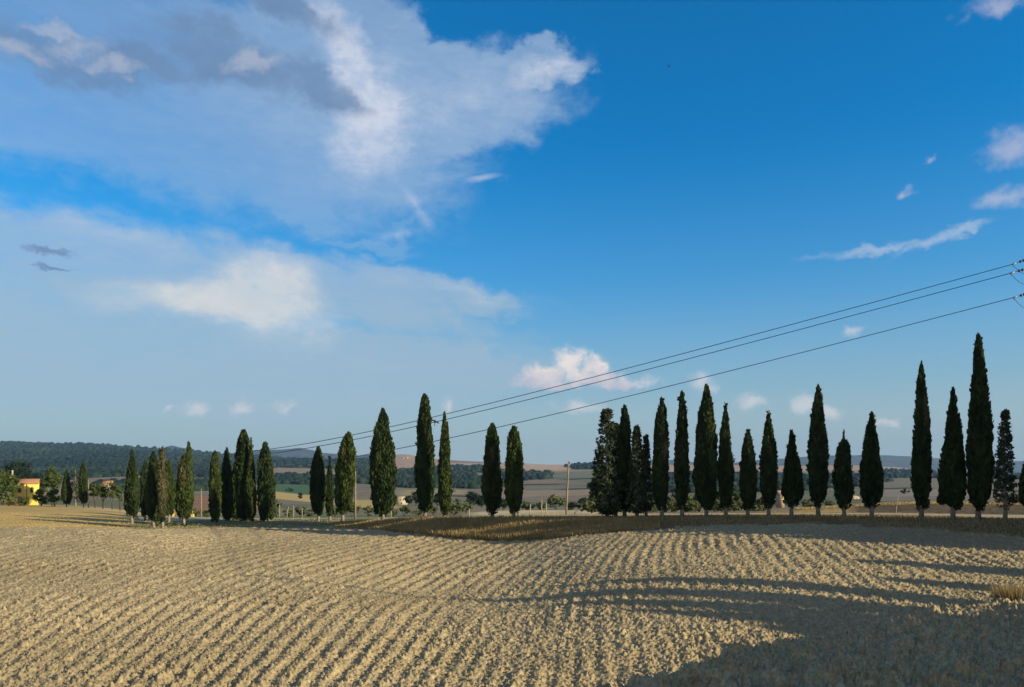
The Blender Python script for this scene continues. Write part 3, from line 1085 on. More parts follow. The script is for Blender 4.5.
# mixed clump
loose_tree(607, R_(608), 410, 514, 19, 'broad ragged conifer with open grey-green branches, left edge of the mixed clump', 51, M_pine, ncl=520, topw=.22, clr=.165, per=170, leaf=.25, group=GR)
cypress(624.5, R_(624) + 1.5, 406, 508, 10, 'spindle', 'tall feathery cypress in the middle of the mixed clump, behind the ragged conifer', 52, lump=.3)
loose_tree(616, R_(616) + 3, 424, 511, 12, 'dense dark conifer filling the gap behind the ragged one in the mixed clump', 56 + 40, M_cyp, ncl=320, group=GR, clr=.2, per=150, leaf=.25)
loose_tree(637, R_(637), 427, 513, 13, 'dark loose conifer with two knobbly tops in the mixed clump', 53, M_pine, ncl=420, group=GR, clr=.18, per=160, leaf=.25)
loose_tree(646, R_(646) + 1, 436, 512, 8.5, 'small ragged conifer wedged left of the twin-stemmed cypress', 54, M_pine, ncl=240, group=GR, clr=.2, per=160, leaf=.25)
cypress(662, R_(661), 400, 507, 6.4, 'column', 'narrow twin-stemmed cypress, taller stem on the right, right edge of the mixed clump', 55, spires=[(-5.2, 412, 4.2)])
cypress(682, R_(682), 391, 506, 7.3, 'spindle', 'slender smooth cypress between the twin-stemmed one and a very broad one', 56)
cypress(706.5, R_(706), 386, 507, 10.4, 'spindle', 'broad shaggy-topped cypress, widest of the dark row right of the clump', 57, lump=.22)
cypress(725.5, R_(725), 405, 505, 7.2, 'tall', 'sharply pointed cypress immediately right of the broad shaggy-topped one', 58)
cypress(748, R_(748), 430, 505, 7.8, 'spindle', 'short stout cypress between a pointed one and a smooth bullet-shaped one', 59)
cypress(768.5, R_(768), 414, 504, 7.4, 'spindle', 'smooth bullet-shaped cypress left of the small stone hut beyond the track', 60)
cypress(791.5, R_(791), 431, 503, 9.4, 'cone', 'short egg-shaped cypress with a side lobe, right of the small stone hut', 61, spires=[(7, 456, 5)])
cypress(818, R_(818), 386, 503, 9.2, 'tall', 'tall straight columnar cypress rising high above both its short neighbours', 62)
cypress(844, R_(844), 440, 504, 8.2, 'column', 'short cypress with bare dead twigs at its tip', 63, spires=[(.6, 429, 1.2, 'spire', [(.5, 1.6, 0, 4, .9)]), (-1.4, 433, .9, 'spire', [(.5, 1.6, 0, 4, .9)])])
cypress(871.5, R_(871), 413, 504, 10.6, 'cone', 'pear-shaped cypress with a ragged double tip and wide bottom', 64, spires=[(-3.5, 424, 5.5)])
cypress(921.5, R_(921), 362, 506, 8.5, 'tall', 'tall slim cypress standing alone before the grey valley field', 65)
cypress(953, R_(953), 389, 506, 11.2, 'cone', 'pitch-dark cone-shaped cypress just left of the tallest tree', 66, spires=[(-10, 492, 4)])
cypress(978.5, R_(978), 335, 507, 11.2, 'tall', 'the tallest cypress of the whole row', 67)
loose_tree(1005, R_(1005), 411, 508, 12, 'sparse grey-green conifer with see-through branches, right of the tallest cypress', 68, M_pine, ncl=300, per=150, group=GR, clr=.13, leaf=.24, heart=0)
cypress(1031, R_(1031), 450, 508, 9.5, 'spindle', 'cypress cut by the photo edge, right of the sparse conifer', 69)

# trees beyond the frame whose shadows cross the field
SH = [(50, 53, 12, 1.2), (50, 55, 14, 1.2), (50.5, 57, 15.5, 1.3), (51.5, 59.3, 20, 1.7), (52.5, 61.6, 21.5, 1.8), (54, 64, 22, 1.8), (56, 66.5, 20, 1.6), (50, 43.6, 9.5, 1.0),
      (50, 37.8, 9, .9), (50, 33.4, 15.8, .95), (50.5, 29.6, 17.6, 1.15), (50, 27.0, 15.5, 1.15), (50, 25.0, 14, 1.0), (50, 23.4, 11.5, .8),
      (40, 17.2, 6.6, 2.0), (40, 14, 9.6, 2.4), (40, 10.5, 11.6, 2.6), (40, 7, 13, 2.7), (40, 3.5, 14, 2.7), (40, 0, 16, 2.7), (40, -3.5, 17.5, 2.7), (40, -7, 18.5, 2.7), (40, -10.5, 19, 2.7), (40, -14, 19, 2.7), (40, -17.5, 19, 2.7)]
SW = ['nearest the frame in the far group', 'second in the far group', 'third in the far group', 'fourth in the far group', 'fifth in the far group', 'tallest of the far group', 'last of the far group',
      'short lone one', 'short one before the trio', 'first of the tall trio', 'middle of the tall trio', 'last of the tall trio', 'second nearest the viewer', 'nearest the viewer',
      'smallest', 'second smallest', 'third in height', 'fourth in height', 'fifth in height', 'level with the viewer', 'just behind the viewer', 'further behind the viewer', 'ten metres behind the viewer', 'last but one', 'last']
for k, (x, y, h, rw) in enumerate(SH):
    z = gz(x, y)
    root = empty('cypress_tree', (x, y, z))
    tag(root, ('slim cypress beyond the right photo edge, %s' % SW[k] if k < 14 else 'broad cypress shading the near shoulder, %s' % SW[k]), 'tree', 'cypresses outside the picture whose shadows cross the field')
    parts = spire_parts(h - 1, rw, 'column', 300 + k, z0=1.0 if k < 14 else .2, n=2500)
    trunk_mb(h * .5, .2, .06, k).build('trunk', M_bark, root, True)
    mesh('crown', parts[0], parts[1], M_cyp, root, {'tint': parts[2], 'dry': parts[3]})

#PART2
# ------------------------------------------------------------------ far ridges
def ridge(name, D, rowsp, seed):
    """a long mountain with a real front and back slope"""
    px = np.arange(rowsp[0][0], rowsp[-1][0] + 1, 3.0)
    row = np.interp(px, [r[0] for r in rowsp], [r[1] for r in rowsp]) + .5 * fbm(px / 18, px * 0, seed, 4)
    V = []
    K = 7
    for p, r in zip(px, row):
        h = (HY - r) / F * D + 60
        for k in range(K):
            t = (k - 3) / 3
            d = D * (1 + .12 * t)
            V.append(((p - HX) / F * d, d, -60 + h * (1 - abs(t)) ** .8 + (0 if abs(t) == 1 else 12 * vn(np.array([p / 9.]), np.array([k * 1.3]), seed)[0])))
    n = len(px)
    a = (np.arange(n - 1)[:, None] * K + np.arange(K - 1)[None]).ravel()
    q = np.stack([a, a + K, a + K + 1, a + 1], -1)
    tag(mesh(name, V, q, mat(name + '_cover', (.07, .08, .06), .95, .05, .004, .3)), kind='structure')


ridge('mountains', 9500, [(-60, 474), (-10, 452), (20, 448), (38, 441.5), (58, 446), (80, 454), (130, 455), (158, 450), (172, 445.5), (188, 449), (215, 455), (240, 452.5), (255, 450), (282, 449), (300, 448), (325, 453),
                          (360, 456), (372, 454), (395, 458), (420, 463), (470, 476)], 5)
ridge('mountains', 10500, [(570, 478), (610, 465), (640, 459), (672, 460), (720, 464), (770, 459), (800, 457), (840, 455), (880, 455), (930, 457.5), (970, 460), (1024, 461), (1080, 464), (1160, 478)], 8)

# ------------------------------------------------------------------ woodland seen as one mass
def ico():
    t = (1 + 5 ** .5) / 2
    v = np.array([(-1, t, 0), (1, t, 0), (-1, -t, 0), (1, -t, 0), (0, -1, t), (0, 1, t), (0, -1, -t), (0, 1, -t), (t, 0, -1), (t, 0, 1), (-t, 0, -1), (-t, 0, 1)], float)
    f = [(0, 11, 5), (0, 5, 1), (0, 1, 7), (0, 7, 10), (0, 10, 11), (1, 5, 9), (5, 11, 4), (11, 10, 2), (10, 7, 6), (7, 1, 8), (3, 9, 4), (3, 4, 2), (3, 2, 6), (3, 6, 8), (3, 8, 9), (4, 9, 5), (2, 4, 11), (6, 2, 10), (8, 6, 7), (9, 8, 1)]
    v /= np.linalg.norm(v, axis=1, keepdims=True)
    V = list(map(tuple, v)); cache = {}; out = []

    def mid(a, b):
        k = (min(a, b), max(a, b))
        if k not in cache:
            m = (np.array(V[a]) + np.array(V[b])); m /= np.linalg.norm(m)
            V.append(tuple(m)); cache[k] = len(V) - 1
        return cache[k]
    for a, b, c in f:
        x, y, z = mid(a, b), mid(b, c), mid(c, a)
        out += [(a, x, z), (b, y, x), (c, z, y), (x, y, z)]
    return np.array(V), np.array(out)


IV, IF = ico()
r = np.random.default_rng(77)
w = (WM * (Dg > 215) * (Dg < 5600) * (np.abs(azb) < 41 * D2R)).ravel()
w = w * (w > .45)
Df = Dg.ravel()
w = w * (.35 + 1.0 * (fbm(Xg / 300, Yg / 300, 201, 3).ravel() > -.25))
NB = 15000
pick = r.choice(len(w), NB, p=w / w.sum())
bx, by, bz, bd = Xg.ravel()[pick], Yg.ravel()[pick], Zg.ravel()[pick], Df[pick]
bx = bx + r.normal(size=NB) * bd * .001
by = by + r.normal(size=NB) * bd * .004
br = (2.6 + bd * .0016) * (.6 + .9 * r.random(NB))
sc = np.stack([br * (.8 + .5 * r.random(NB)), br * (.8 + .5 * r.random(NB)), br * (.7 + .6 * r.random(NB))], -1)
V = IV[None] * (1 + .35 * (r.random((NB, len(IV), 1)) - .5)) * sc[:, None] + np.stack([bx, by, bz + br * .35], -1)[:, None]
Fq = IF[None] + (np.arange(NB) * len(IV))[:, None, None]
tn = np.clip(.4 + .8 * fbm(bx / 260, by / 260, 333, 3) + .2 * r.normal(size=NB), 0, 1)
wd_ = mesh('woodland', V.reshape(-1, 3), Fq.reshape(-1, 3), M_far, attrs={'tint': np.repeat(tn, len(IV)), 'dry': np.zeros(NB * len(IV))})
tag(wd_, 'dark woods covering the far slopes and valley bottom', 'woodland', kind='stuff')

# ------------------------------------------------------------------ grass
def tufts(px, D, h, name, label, seed, spread=.05, w=.035, tint0=.5):
    r = np.random.default_rng(seed)
    X = (px - HX) / F * D
    z = gz1(X, D)
    n = len(X)
    d = np.stack([r.normal(size=n) * .28 - .06, r.normal(size=n) * .28, np.ones(n)], -1)
    d /= np.linalg.norm(d, axis=1, keepdims=True)
    hh = h * (.5 + .8 * r.random(n))
    c = np.stack([X, D, z], -1) + d * (hh * .42)[:, None]
    v, q = kites(c, d, hh, np.full(n, w) * (.7 + .8 * r.random(n)), r)
    t = np.clip(tint0 + .45 * fbm(X / 2.2, D / 2.2, seed, 3) + r.normal(size=n) * .15, 0, 1)
    return v, q, np.repeat(t, 4), np.zeros(n * 4)


def cols(px):
    g_ = (px - GPX[0]) / 4
    return [np.interp(px, GPX, ND[k]) for k in (4, 5, 6, 7, 8)]


r = np.random.default_rng(5)
parts = []
px = r.uniform(335, 660, 42000)
k2, k3, k4, k5, k6 = cols(px)
u = r.random(len(px))
dd = k2 - .2 + (k3 + 1.0 - k2) * u
hf_ = np.interp(px, [335, 370, 420, 520, 580, 660], [.2, .45, .75, .7, .5, .3])
parts.append(tufts(px, dd, hf_, 'g', '', 1, w=.06, tint0=.72))
px = r.uniform(640, 1180, 26000)
k2, k3, k4, k5, k6 = cols(px)
dd = k2 - .3 + (k4 - k2 - .2) * r.random(len(px))
parts.append(tufts(px, dd, r.uniform(.08, .34, len(px)), 'g', '', 2, w=.05, tint0=.6))
px = r.uniform(-100, 345, 7000)
k2, k3, k4, k5, k6 = cols(px)
dd = k2 + (k4 - k2) * r.random(len(px))
parts.append(tufts(px, dd, np.full(len(px), .2), 'g', '', 3, w=.05, tint0=.95))
px = r.uniform(790, 1180, 9000)
k2, k3, k4, k5, k6 = cols(px)
dd = k6 - 2.5 + 5 * r.random(len(px))
parts.append(tufts(px, dd, np.full(len(px), .35), 'g', '', 4, w=.06, tint0=.9))
px = r.uniform(560, 1180, 700)
sd_ = r.uniform(9, 26, 700)
sx_ = (px - HX) / F * sd_
ok_ = sd_ < np.interp(sx_, YCX, YCY) + 1
parts.append(tufts(px[ok_], sd_[ok_], r.uniform(.12, .34, ok_.sum()), 'g', '', 9, w=.012, tint0=.7))
V, Q, T, Dd = join_parts(parts)
gr = mesh('dry_grass', V, Q, M_straw, attrs={'tint': T, 'dry': Dd})
tag(gr, 'dry straw-coloured grass on the bank and verges along the track', 'grass', kind='stuff')

# green weeds and brambles low on the verge left of the track
# ------------------------------------------------------------------ valley bushes and trees
def bush(px, D, top, hw, label, seed, m, group, cat='bush', name='bush', ncl=16, leaf=.35, per=34, tf=.05):
    return round_tree(px, D, top, 0, hw, label, seed, m, group, name, tf, ncl, leaf, per, cat)


# left grove around the farmhouse
GG = 'trees of the grove by the yellow farmhouse'
bush(3, 200, 470, 14, 'big round dark tree hiding the left end of the yellow farmhouse', 401, M_cypg, GG, 'tree', 'broadleaf_tree', 34, .5, 30, .15)
bush(-22, 205, 472, 16, 'round dark tree beyond the left photo edge by the farmhouse', 402, M_cypg, GG, 'tree', 'broadleaf_tree', 26, .5, 30, .15)
bush(8, 192, 492, 9, 'low grey-green shrub in front of the big round tree at the left photo edge', 403, M_olive, GG, 'shrub', 'shrub')
bush(24, 190, 496, 7, 'low dark shrub under the yellow farmhouse wall', 404, M_cypg, GG, 'shrub', 'shrub')
bush(52, 205, 468, 9.5, 'round-topped pine standing above the shrubs right of the yellow farmhouse', 405, M_cypg, GG, 'tree', 'pine_tree', 24, .45, 40, .42)
bush(41, 198, 487, 8, 'olive-green shrub between farmhouse and round-topped pine', 406, M_cypg, GG, 'shrub', 'shrub', 18)
bush(54, 195, 488, 8, 'dense shrub directly below the round-topped pine', 407, M_cypg, GG, 'shrub', 'shrub', 18)
cypress(66.5, 192, 470, 503, 5.0, 'cone', 'cone-shaped cypress right of the round-topped pine in the far grove', 408, group=GG, trunk=.15)
loose_tree(75.5, 198, 467, 502, 6.5, 'loose dark conifer between the two small far cypresses', 409, M_pine, ncl=70, per=60, group=GG, clr=.3, topw=.3)
cypress(83.5, 190, 461, 502, 4.2, 'spindle', 'taller slim cypress at the right end of the far grove beside a thin pole', 410, group=GG, trunk=.15)
for k, (p_, tp, hw_, lb) in enumerate([(95, 482, 6.5, 'first roundish olive-toned tree right of the thin grove pole'), (103, 479, 7, 'tallest of the low olive-toned trees behind the bright left stubble'),
                                       (112, 481, 6.5, 'olive-toned tree with visible trunk near the pale road bend'), (120, 486, 5, 'smallest olive-toned tree, last before the cypress clump')]):
    bush(p_, 185 + 3 * (k % 2), tp, hw_, lb, 411 + k, M_cypg, GG, 'tree', 'broadleaf_tree', 16, .4, 36, .3)
bush(18, 420, 461, 15, 'large hazy round tree behind the yellow farmhouse roof', 420, M_far, 'hazy trees behind the farmhouse', 'tree', 'broadleaf_tree', 30, .9, 12, .1)
bush(36, 430, 471, 9, 'smaller hazy tree right of the large one behind the farmhouse', 421, M_far, 'hazy trees behind the farmhouse', 'tree', 'broadleaf_tree', 20, .9, 12, .1)

# olive bushes below the left and middle rows
OB = 'olive-green bushes in the dip behind the track'
L_ = [(276, 165, 499, 7, 'tall loose olive bush right of the double-tipped cypress'), (289, 160, 507, 6, 'low olive bush among the thin fence posts'), (301, 162, 505, 6.5, 'rounded bush between fence posts left of the plump cypress'),
      (311, 160, 508, 5, 'small bush directly under the left edge of the plump cypress'), (335, 165, 507, 5, 'bush showing between trunk of the slim pointed cypress and the leaning one'), (352, 150, 498, 7, 'pale airy bush between the leaning cypress and the tall pole'),
      (368, 145, 506, 7, 'dark green bush right of the tall wooden pole'), (393, 160, 508, 5, 'bush at the right foot of the widest cypress'), (404, 150, 506, 8, 'green bush below the white house'),
      (418, 155, 509, 6, 'low bush left of the blunt-topped cypress trunk'), (433, 150, 505, 6, 'bush between the blunt-topped and slim pointed cypress trunks'), (454, 135, 496, 10, 'pale silvery olive bush right of the slim pointed cypress'),
      (466, 150, 502, 7, 'small grey-green bush left of the stubble field'), (196, 170, 508, 5, 'small bush right of the ochre shed pillar'), (207, 172, 509, 5, 'small bush right of the thin pole near the ochre shed')]
for k, (p_, D_, tp, hw_, lb) in enumerate(L_):
    bush(p_, D_, tp, hw_, lb, 430 + k, M_olive if k % 3 != 2 else M_bush, OB)
# dark trees by the white house
DH = 'dark trees around the white house'
for k, (p_, D_, tp, hw_, lb) in enumerate([(408, 400, 495, 5, 'dark tree touching the right wall of the white house'), (416, 390, 491, 6, 'taller dark tree second right of the white house'), (391, 420, 500, 5, 'dark tree left of the white house'), (438, 380, 493, 7, 'dark tree behind the gap right of the blunt-topped cypress'),
                                           (472, 360, 491, 8, 'broad dark tree left of the isolated cypress pair'), (482, 370, 494, 6, 'small dark tree at the left edge of the isolated pair')]):
    bush(p_, D_, tp, hw_, lb, 450 + k, M_far, DH, 'tree', 'broadleaf_tree', 18, .7, 14, .12)
# trees behind the stubble field
SF = 'trees lined up behind the stubble field'
for k, (p_, D_, tp, hw_, mm, lb) in enumerate([(503, 260, 499, 7, M_far, 'dark low tree seen between the isolated cypress pair'), (528, 250, 500, 8, M_bush, 'low green tree right of the isolated cypress pair'), (541, 250, 502, 7, M_bush, 'low tree between the fence posts left of the yellowish tree'),
                                               (557, 235, 494, 10, M_olive, 'yellowish-green round tree left of the leaning pole'), (572, 270, 501, 6, M_bush, 'small tree directly behind the leaning pole'), (583, 265, 497, 9, M_far, 'dark blue-green tree right of the leaning pole'), (594, 260, 500, 7, M_far, 'dark tree touching the ragged conifer')]):
    bush(p_, D_, tp, hw_, lb, 460 + k, mm, SF, 'tree', 'broadleaf_tree', 22, .5, 22, .1)
# thick hedge beyond the track on the right
HB = 'bushes massed beyond the track behind the dark cypress row'
rr_ = random.Random(3)
gaps = [(596, 'left of the mixed clump'), (618, 'behind the mixed clump'), (634, 'behind the two-knobbed conifer'), (650, 'behind the small ragged conifer'), (672, 'between the twin-stemmed and the slender smooth cypress'),
        (692, 'between the slender smooth and the broad shaggy cypress'), (717, 'between the broad shaggy and the sharply pointed cypress'), (737, 'between the sharply pointed and the short stout cypress'),
        (758, 'between the short stout and the bullet-shaped cypress'), (800, 'right of the small stone hut')]
for p_, wh in gaps:
    for j in range(3 if p_ < 790 else 1):
        D_ = 104 + 12 * j + rr_.uniform(-2, 2)
        tp = [503, 497, 490][j] + rr_.uniform(-3, 3) + (6 if p_ > 740 else 0)
        lb = ('low leafy bush nearest the track ', 'middle green bush ', 'tall rear bush rising ')[j] + wh
        bush(p_ + rr_.uniform(-3, 3) + (j - 1) * 4, D_, tp, [12, 14, 15][j], lb, 480 + int(p_) + j, M_bush if j != 1 else M_olive, HB, ncl=26, per=30)
for k, (p_, D_, tp, hw_, lb) in enumerate([(812, 150, 498, 7, 'grey-green bush left of the tall straight columnar cypress'), (829, 150, 500, 6, 'low grey bush between the tall columnar and the dead-tipped cypress'), (806, 180, 496, 6, 'small rear bush near the stone hut')]):
    bush(p_, D_, tp, hw_, lb, 560 + k, M_olive, HB)
bush(1012, 96, 494, 12, 'brownish bush behind the sparse conifer', 570, M_olive, HB, ncl=26)
bush(1050, 98, 494, 14, 'bush beyond the right photo edge', 571, M_olive, HB)
# green weeds at foot of left clump
for k, (p_, D_, hw_, lb) in enumerate([(155, 114, 6, 'low green weeds at the foot of the half-dead cypress'), (172, 115, 8, 'patch of green brambles in front of the ochre shed'), (186, 116, 6, 'green weeds right of the brambles by the twin-topped cypress')]):
    z = gz((p_ - HX) / F * D_, D_)
    bush(p_, D_, HY - F * (z + .75) / D_, hw_, lb, 575 + k, M_bush, 'low green growth by the ochre shed', 'weeds', 'bramble_patch', 14, .22, 90)
# lone trees dotted on far slopes
FT = 'single trees on the far fields'
for k, (p_, D_, hw_, h_, wh) in enumerate([(452, 900, 3, 6, 'on the brown slope right of the slim pointed cypress'), (600, 650, 4, 7, 'left of the ragged conifer'), (905, 700, 4, 6, 'left of the lone slim cypress in the grey field'),
                                           (300, 600, 3, 6, 'on the green field left of the plump cypress'), (290, 900, 3, 7, 'above the green field')]):
    p = at(p_, D_)
    bush(p_, D_, HY - F * (p.z + h_ * .8) / D_, hw_ * 1.3, 'tiny dark tree ' + wh, 590 + k, M_far, FT, 'tree', 'broadleaf_tree', 12, 1.2, 6, .02)

# ------------------------------------------------------------------ buildings
def house(name, px, D, w, dp, h, label, m, rz=0, roof='gable', rh=1.2, windows=(), door=None, chimney=None, extra=None, cat='house', group=None, py=None, rm=None):
    p = at(px, D)
    if py is not None: p.z = (HY - py) / F * D
    root = empty(name, p, rz)
    tag(root, label, cat, group)
    mb = MB().box(-w / 2, w / 2, -dp / 2, dp / 2, -1.5, h)
    if roof == 'gable':
        mb.add([(-w / 2, -dp / 2, h), (-w / 2, dp / 2, h), (-w / 2, 0, h + rh), (w / 2, -dp / 2, h), (w / 2, dp / 2, h), (w / 2, 0, h + rh)], [], [(0, 2, 1), (3, 4, 5)])
    mb.build('wall', m, root)
    o = .25
    R2 = MB()
    if roof == 'gable':
        t = .18
        for s in (-1, 1):
            R2.add([(-w / 2 - o, s * (dp / 2 + o), h - .12), (w / 2 + o, s * (dp / 2 + o), h - .12), (w / 2 + o, 0, h + rh + .06), (-w / 2 - o, 0, h + rh + .06),
                    (-w / 2 - o, s * (dp / 2 + o), h - .12 + t), (w / 2 + o, s * (dp / 2 + o), h - .12 + t), (w / 2 + o, 0, h + rh + .06 + t), (-w / 2 - o, 0, h + rh + .06 + t)],
                   [(0, 1, 2, 3), (4, 5, 6, 7), (0, 1, 5, 4), (1, 2, 6, 5), (3, 0, 4, 7)])
    elif roof == 'hip':
        R2.add([(-w / 2 - o, -dp / 2 - o, h), (w / 2 + o, -dp / 2 - o, h), (w / 2 + o, dp / 2 + o, h), (-w / 2 - o, dp / 2 + o, h), (-w / 4, 0, h + rh), (w / 4, 0, h + rh)],
               [(0, 1, 5, 4), (2, 3, 4, 5), (3, 2, 1, 0)], [(1, 2, 5), (3, 0, 4)])
    else:
        R2.box(-w / 2 - .1, w / 2 + .1, -dp / 2 - .1, dp / 2 + .1, h + .003, h + .2)
    rf = R2.build('roof', rm or M_roof, root)
    if chimney:
        MB().box(chimney[0] - .3, chimney[0] + .3, chimney[1] - .3, chimney[1] + .3, h, h + rh + chimney[2]).build('chimney', m, rf)
    for (x, z, ww, wh) in windows:
        wn = MB().box(x - ww / 2, x + ww / 2, -dp / 2 - .02, -dp / 2 + .1, z, z + wh).build('window', M_dark, root)
        fr = MB()
        fr.box(x - ww / 2 - .1, x + ww / 2 + .1, -dp / 2 - .08, -dp / 2 + .05, z - .12, z - .01)
        fr.build('sill', M_concrete, wn)
    if door:
        MB().box(door - .5, door + .5, -dp / 2 - .03, -dp / 2 + .1, 0, 2.1).build('door', M_wood, root)
    return root


fh = house('farmhouse', 27, 214, 5.6, 7, 5.6, 'bright yellow farmhouse with brown tiled roof among the trees at the far left', M_ochre, 28 * D2R, 'gable', 1.0,
           windows=((1.4, 3.2, .8, 1.1), (-1.5, 3.2, .8, 1.1)), door=-1.4, py=503.5)
MB().box(-4.6, -2.9, -1.2, 2.2, -1, 7.6).build('tower_wall', M_ochre, fh)
tr = MB().box(-4.8, -2.7, -1.4, 2.4, 7.603, 7.8).build('tower_roof', M_roof, fh)
MB().box(-3.6, -3.2, -.2, .2, 7.803, 9.2).build('chimney', M_concrete, tr)
MB().tube([(.2, -3.58, 0), (.2, -3.58, 5.5)], .09).build('drainpipe', M_roof, fh)
# ochre shed in the dip
p = at(176, 150)
sh = empty('shed', (p.x, p.y, (HY - 521) / F * 150))
tag(sh, 'low ochre shed with small reddish roof showing between the trunks of the left clump', 'shed')
b = MB().box(-1.7, 1.3, -1.2, 1.2, -.8, 1.45)
b.build('wall', M_ochre, sh)
MB().box(-1.8, 1.4, -1.3, 1.3, 1.453, 1.56).build('roof', M_white, sh)
MB().box(-1.3, -.3, -.6, .6, 1.563, 1.95).box(-1.45, -.15, -.75, .75, 1.953, 2.1).build('roof_box', M_roof, sh)
MB().box(1.303, 2.9, -.3, .0, -.8, .75).build('low_wall', M_ochre, sh)
MB().box(2.903, 3.5, -.45, .2, -.8, 1.35).build('pillar', M_yellow, sh)
MB().box(.2, .9, -1.23, -1.1, -.2, 1.1).build('door', M_wood, sh)
# yellow skip
p = at(236, 139)
sk = empty('skip', p)
tag(sk, 'low bright yellow open skip between the trunks below the tufted cypress', 'skip')
s_b = MB()
s_b.add([(-.9, -.5, .12), (.9, -.5, .12), (.9, .5, .12), (-.9, .5, .12), (-1.15, -.6, .78), (1.15, -.6, .78), (1.15, .6, .78), (-1.15, .6, .78),
         (-1.05, -.52, .78), (1.05, -.52, .78), (1.05, .52, .78), (-1.05, .52, .78), (-.85, -.44, .2), (.85, -.44, .2), (.85, .44, .2), (-.85, .44, .2)],
        [(3, 2, 1, 0), (0, 1, 5, 4), (1, 2, 6, 5), (2, 3, 7, 6), (3, 0, 4, 7), (4, 5, 9, 8), (5, 6, 10, 9), (6, 7, 11, 10), (7, 4, 8, 11), (8, 9, 13, 12), (9, 10, 14, 13), (10, 11, 15, 14), (11, 8, 12, 15), (12, 13, 14, 15)])
s_b.build('body', M_yellow, sk)
MB().box(-1.2, 1.2, -.68, -.603, .70, .82).build('rim', M_yellow, sk)
for x in (-.6, .6):
    MB().box(x - .08, x + .08, -.4, .4, -.05, .117).build('skid', M_metal, sk)
house('house', 401, 430, 5.6, 6, 4.2, 'small white two-storey house in the valley right of the widest cypress', M_white, 30 * D2R, 'hip', .5, windows=((-1.5, 2.4, .6, .9), (.2, 2.4, .6, .9), (1.6, 2.4, .6, .9), (-1, .4, .7, 1)), py=504.5, rm=M_stone)
house('stone_hut', 780, 205, 1.4, 1.8, 2.0, 'small tan stone hut between the bullet-shaped and egg-shaped cypresses', M_stone, 20 * D2R, 'gable', .8, windows=((0, 1.1, .4, .6),), cat='hut', py=502, rm=M_stone)
house('farm_building', 852, 520, 7, 6, 1.9, 'long low tan farm building in the valley right of the dead-tipped cypress', M_white, 20 * D2R, 'gable', .7, windows=((-1.6, .6, .8, .8), (1.4, .6, .8, .8)), py=500, rm=M_stone)
house('farm_building', 201, 950, 10, 9, 4, 'pinkish farm building with red roof on the slope above the thin pole', M_stone, 25 * D2R, 'gable', 2, windows=((-2, 2, 1, 1.2), (2, 2, 1, 1.2)), cat='house')
house('farm_building', 108, 300, 3.2, 4, 2.2, 'tiny tan building peeping between the low olive-toned trees', M_stone, 20 * D2R, 'gable', .8, windows=((0, .8, .6, .8),), cat='building', py=489)
vr = random.Random(9)
for k, (p_, row, wd__) in enumerate([(386, 463, 14), (391, 462, 12), (395, 460.5, 15), (399, 459, 12), (403, 458, 13), (407, 457.5, 11), (411, 459.5, 14), (397, 464, 16), (405, 463, 18), (413, 464.5, 14), (434, 466, 22), (441, 467, 16)]):
    wh = ['at its left foot', 'second from its left', 'on its left shoulder', 'left of the crest', 'just under the crest', 'on the very crest', 'right of the crest', 'low on the left flank', 'low in the middle', 'low on the right flank', 'between the two tall middle cypresses', 'touching the slim pointed cypress'][k]
    house('village_house', p_, 4200, wd__, 12, 7, 'pale hilltop village house ' + wh, M_white if k % 2 else M_stone, vr.uniform(.2, .6), 'gable', 3, group='houses of the far hilltop village', py=row + 1.0,
          windows=((-2, 3, 1.5, 2), (2, 3, 1.5, 2)))

# ------------------------------------------------------------------ poles, posts and wires
def pole(px, D, top, label, rad=.13, lean=0, m=M_wood, name='utility_pole', cat='pole', cap=True):
    p = at(px, D)
    root = empty(name, p)
    tag(root, label, cat)
    h = (HY - top) / F * D - p.z
    MB().tube([(0, 0, -.5), (lean * .33, 0, h * .33), (lean * .7, 0, h * .7), (lean, 0, h)], [rad * 1.1, rad, rad * .85, rad * .7], 8).build('shaft', m, root, True)
    if cap:
        i = MB().tube([(lean + .12, -.05, h - .35), (lean + .12, -.05, h - .12)], [.05, .035], 6).tube([(lean - .02, -.02, h - .32), (lean + .14, -.05, h - .32)], .02, 5)
        i.build('insulator', M_insul, root)
    return root


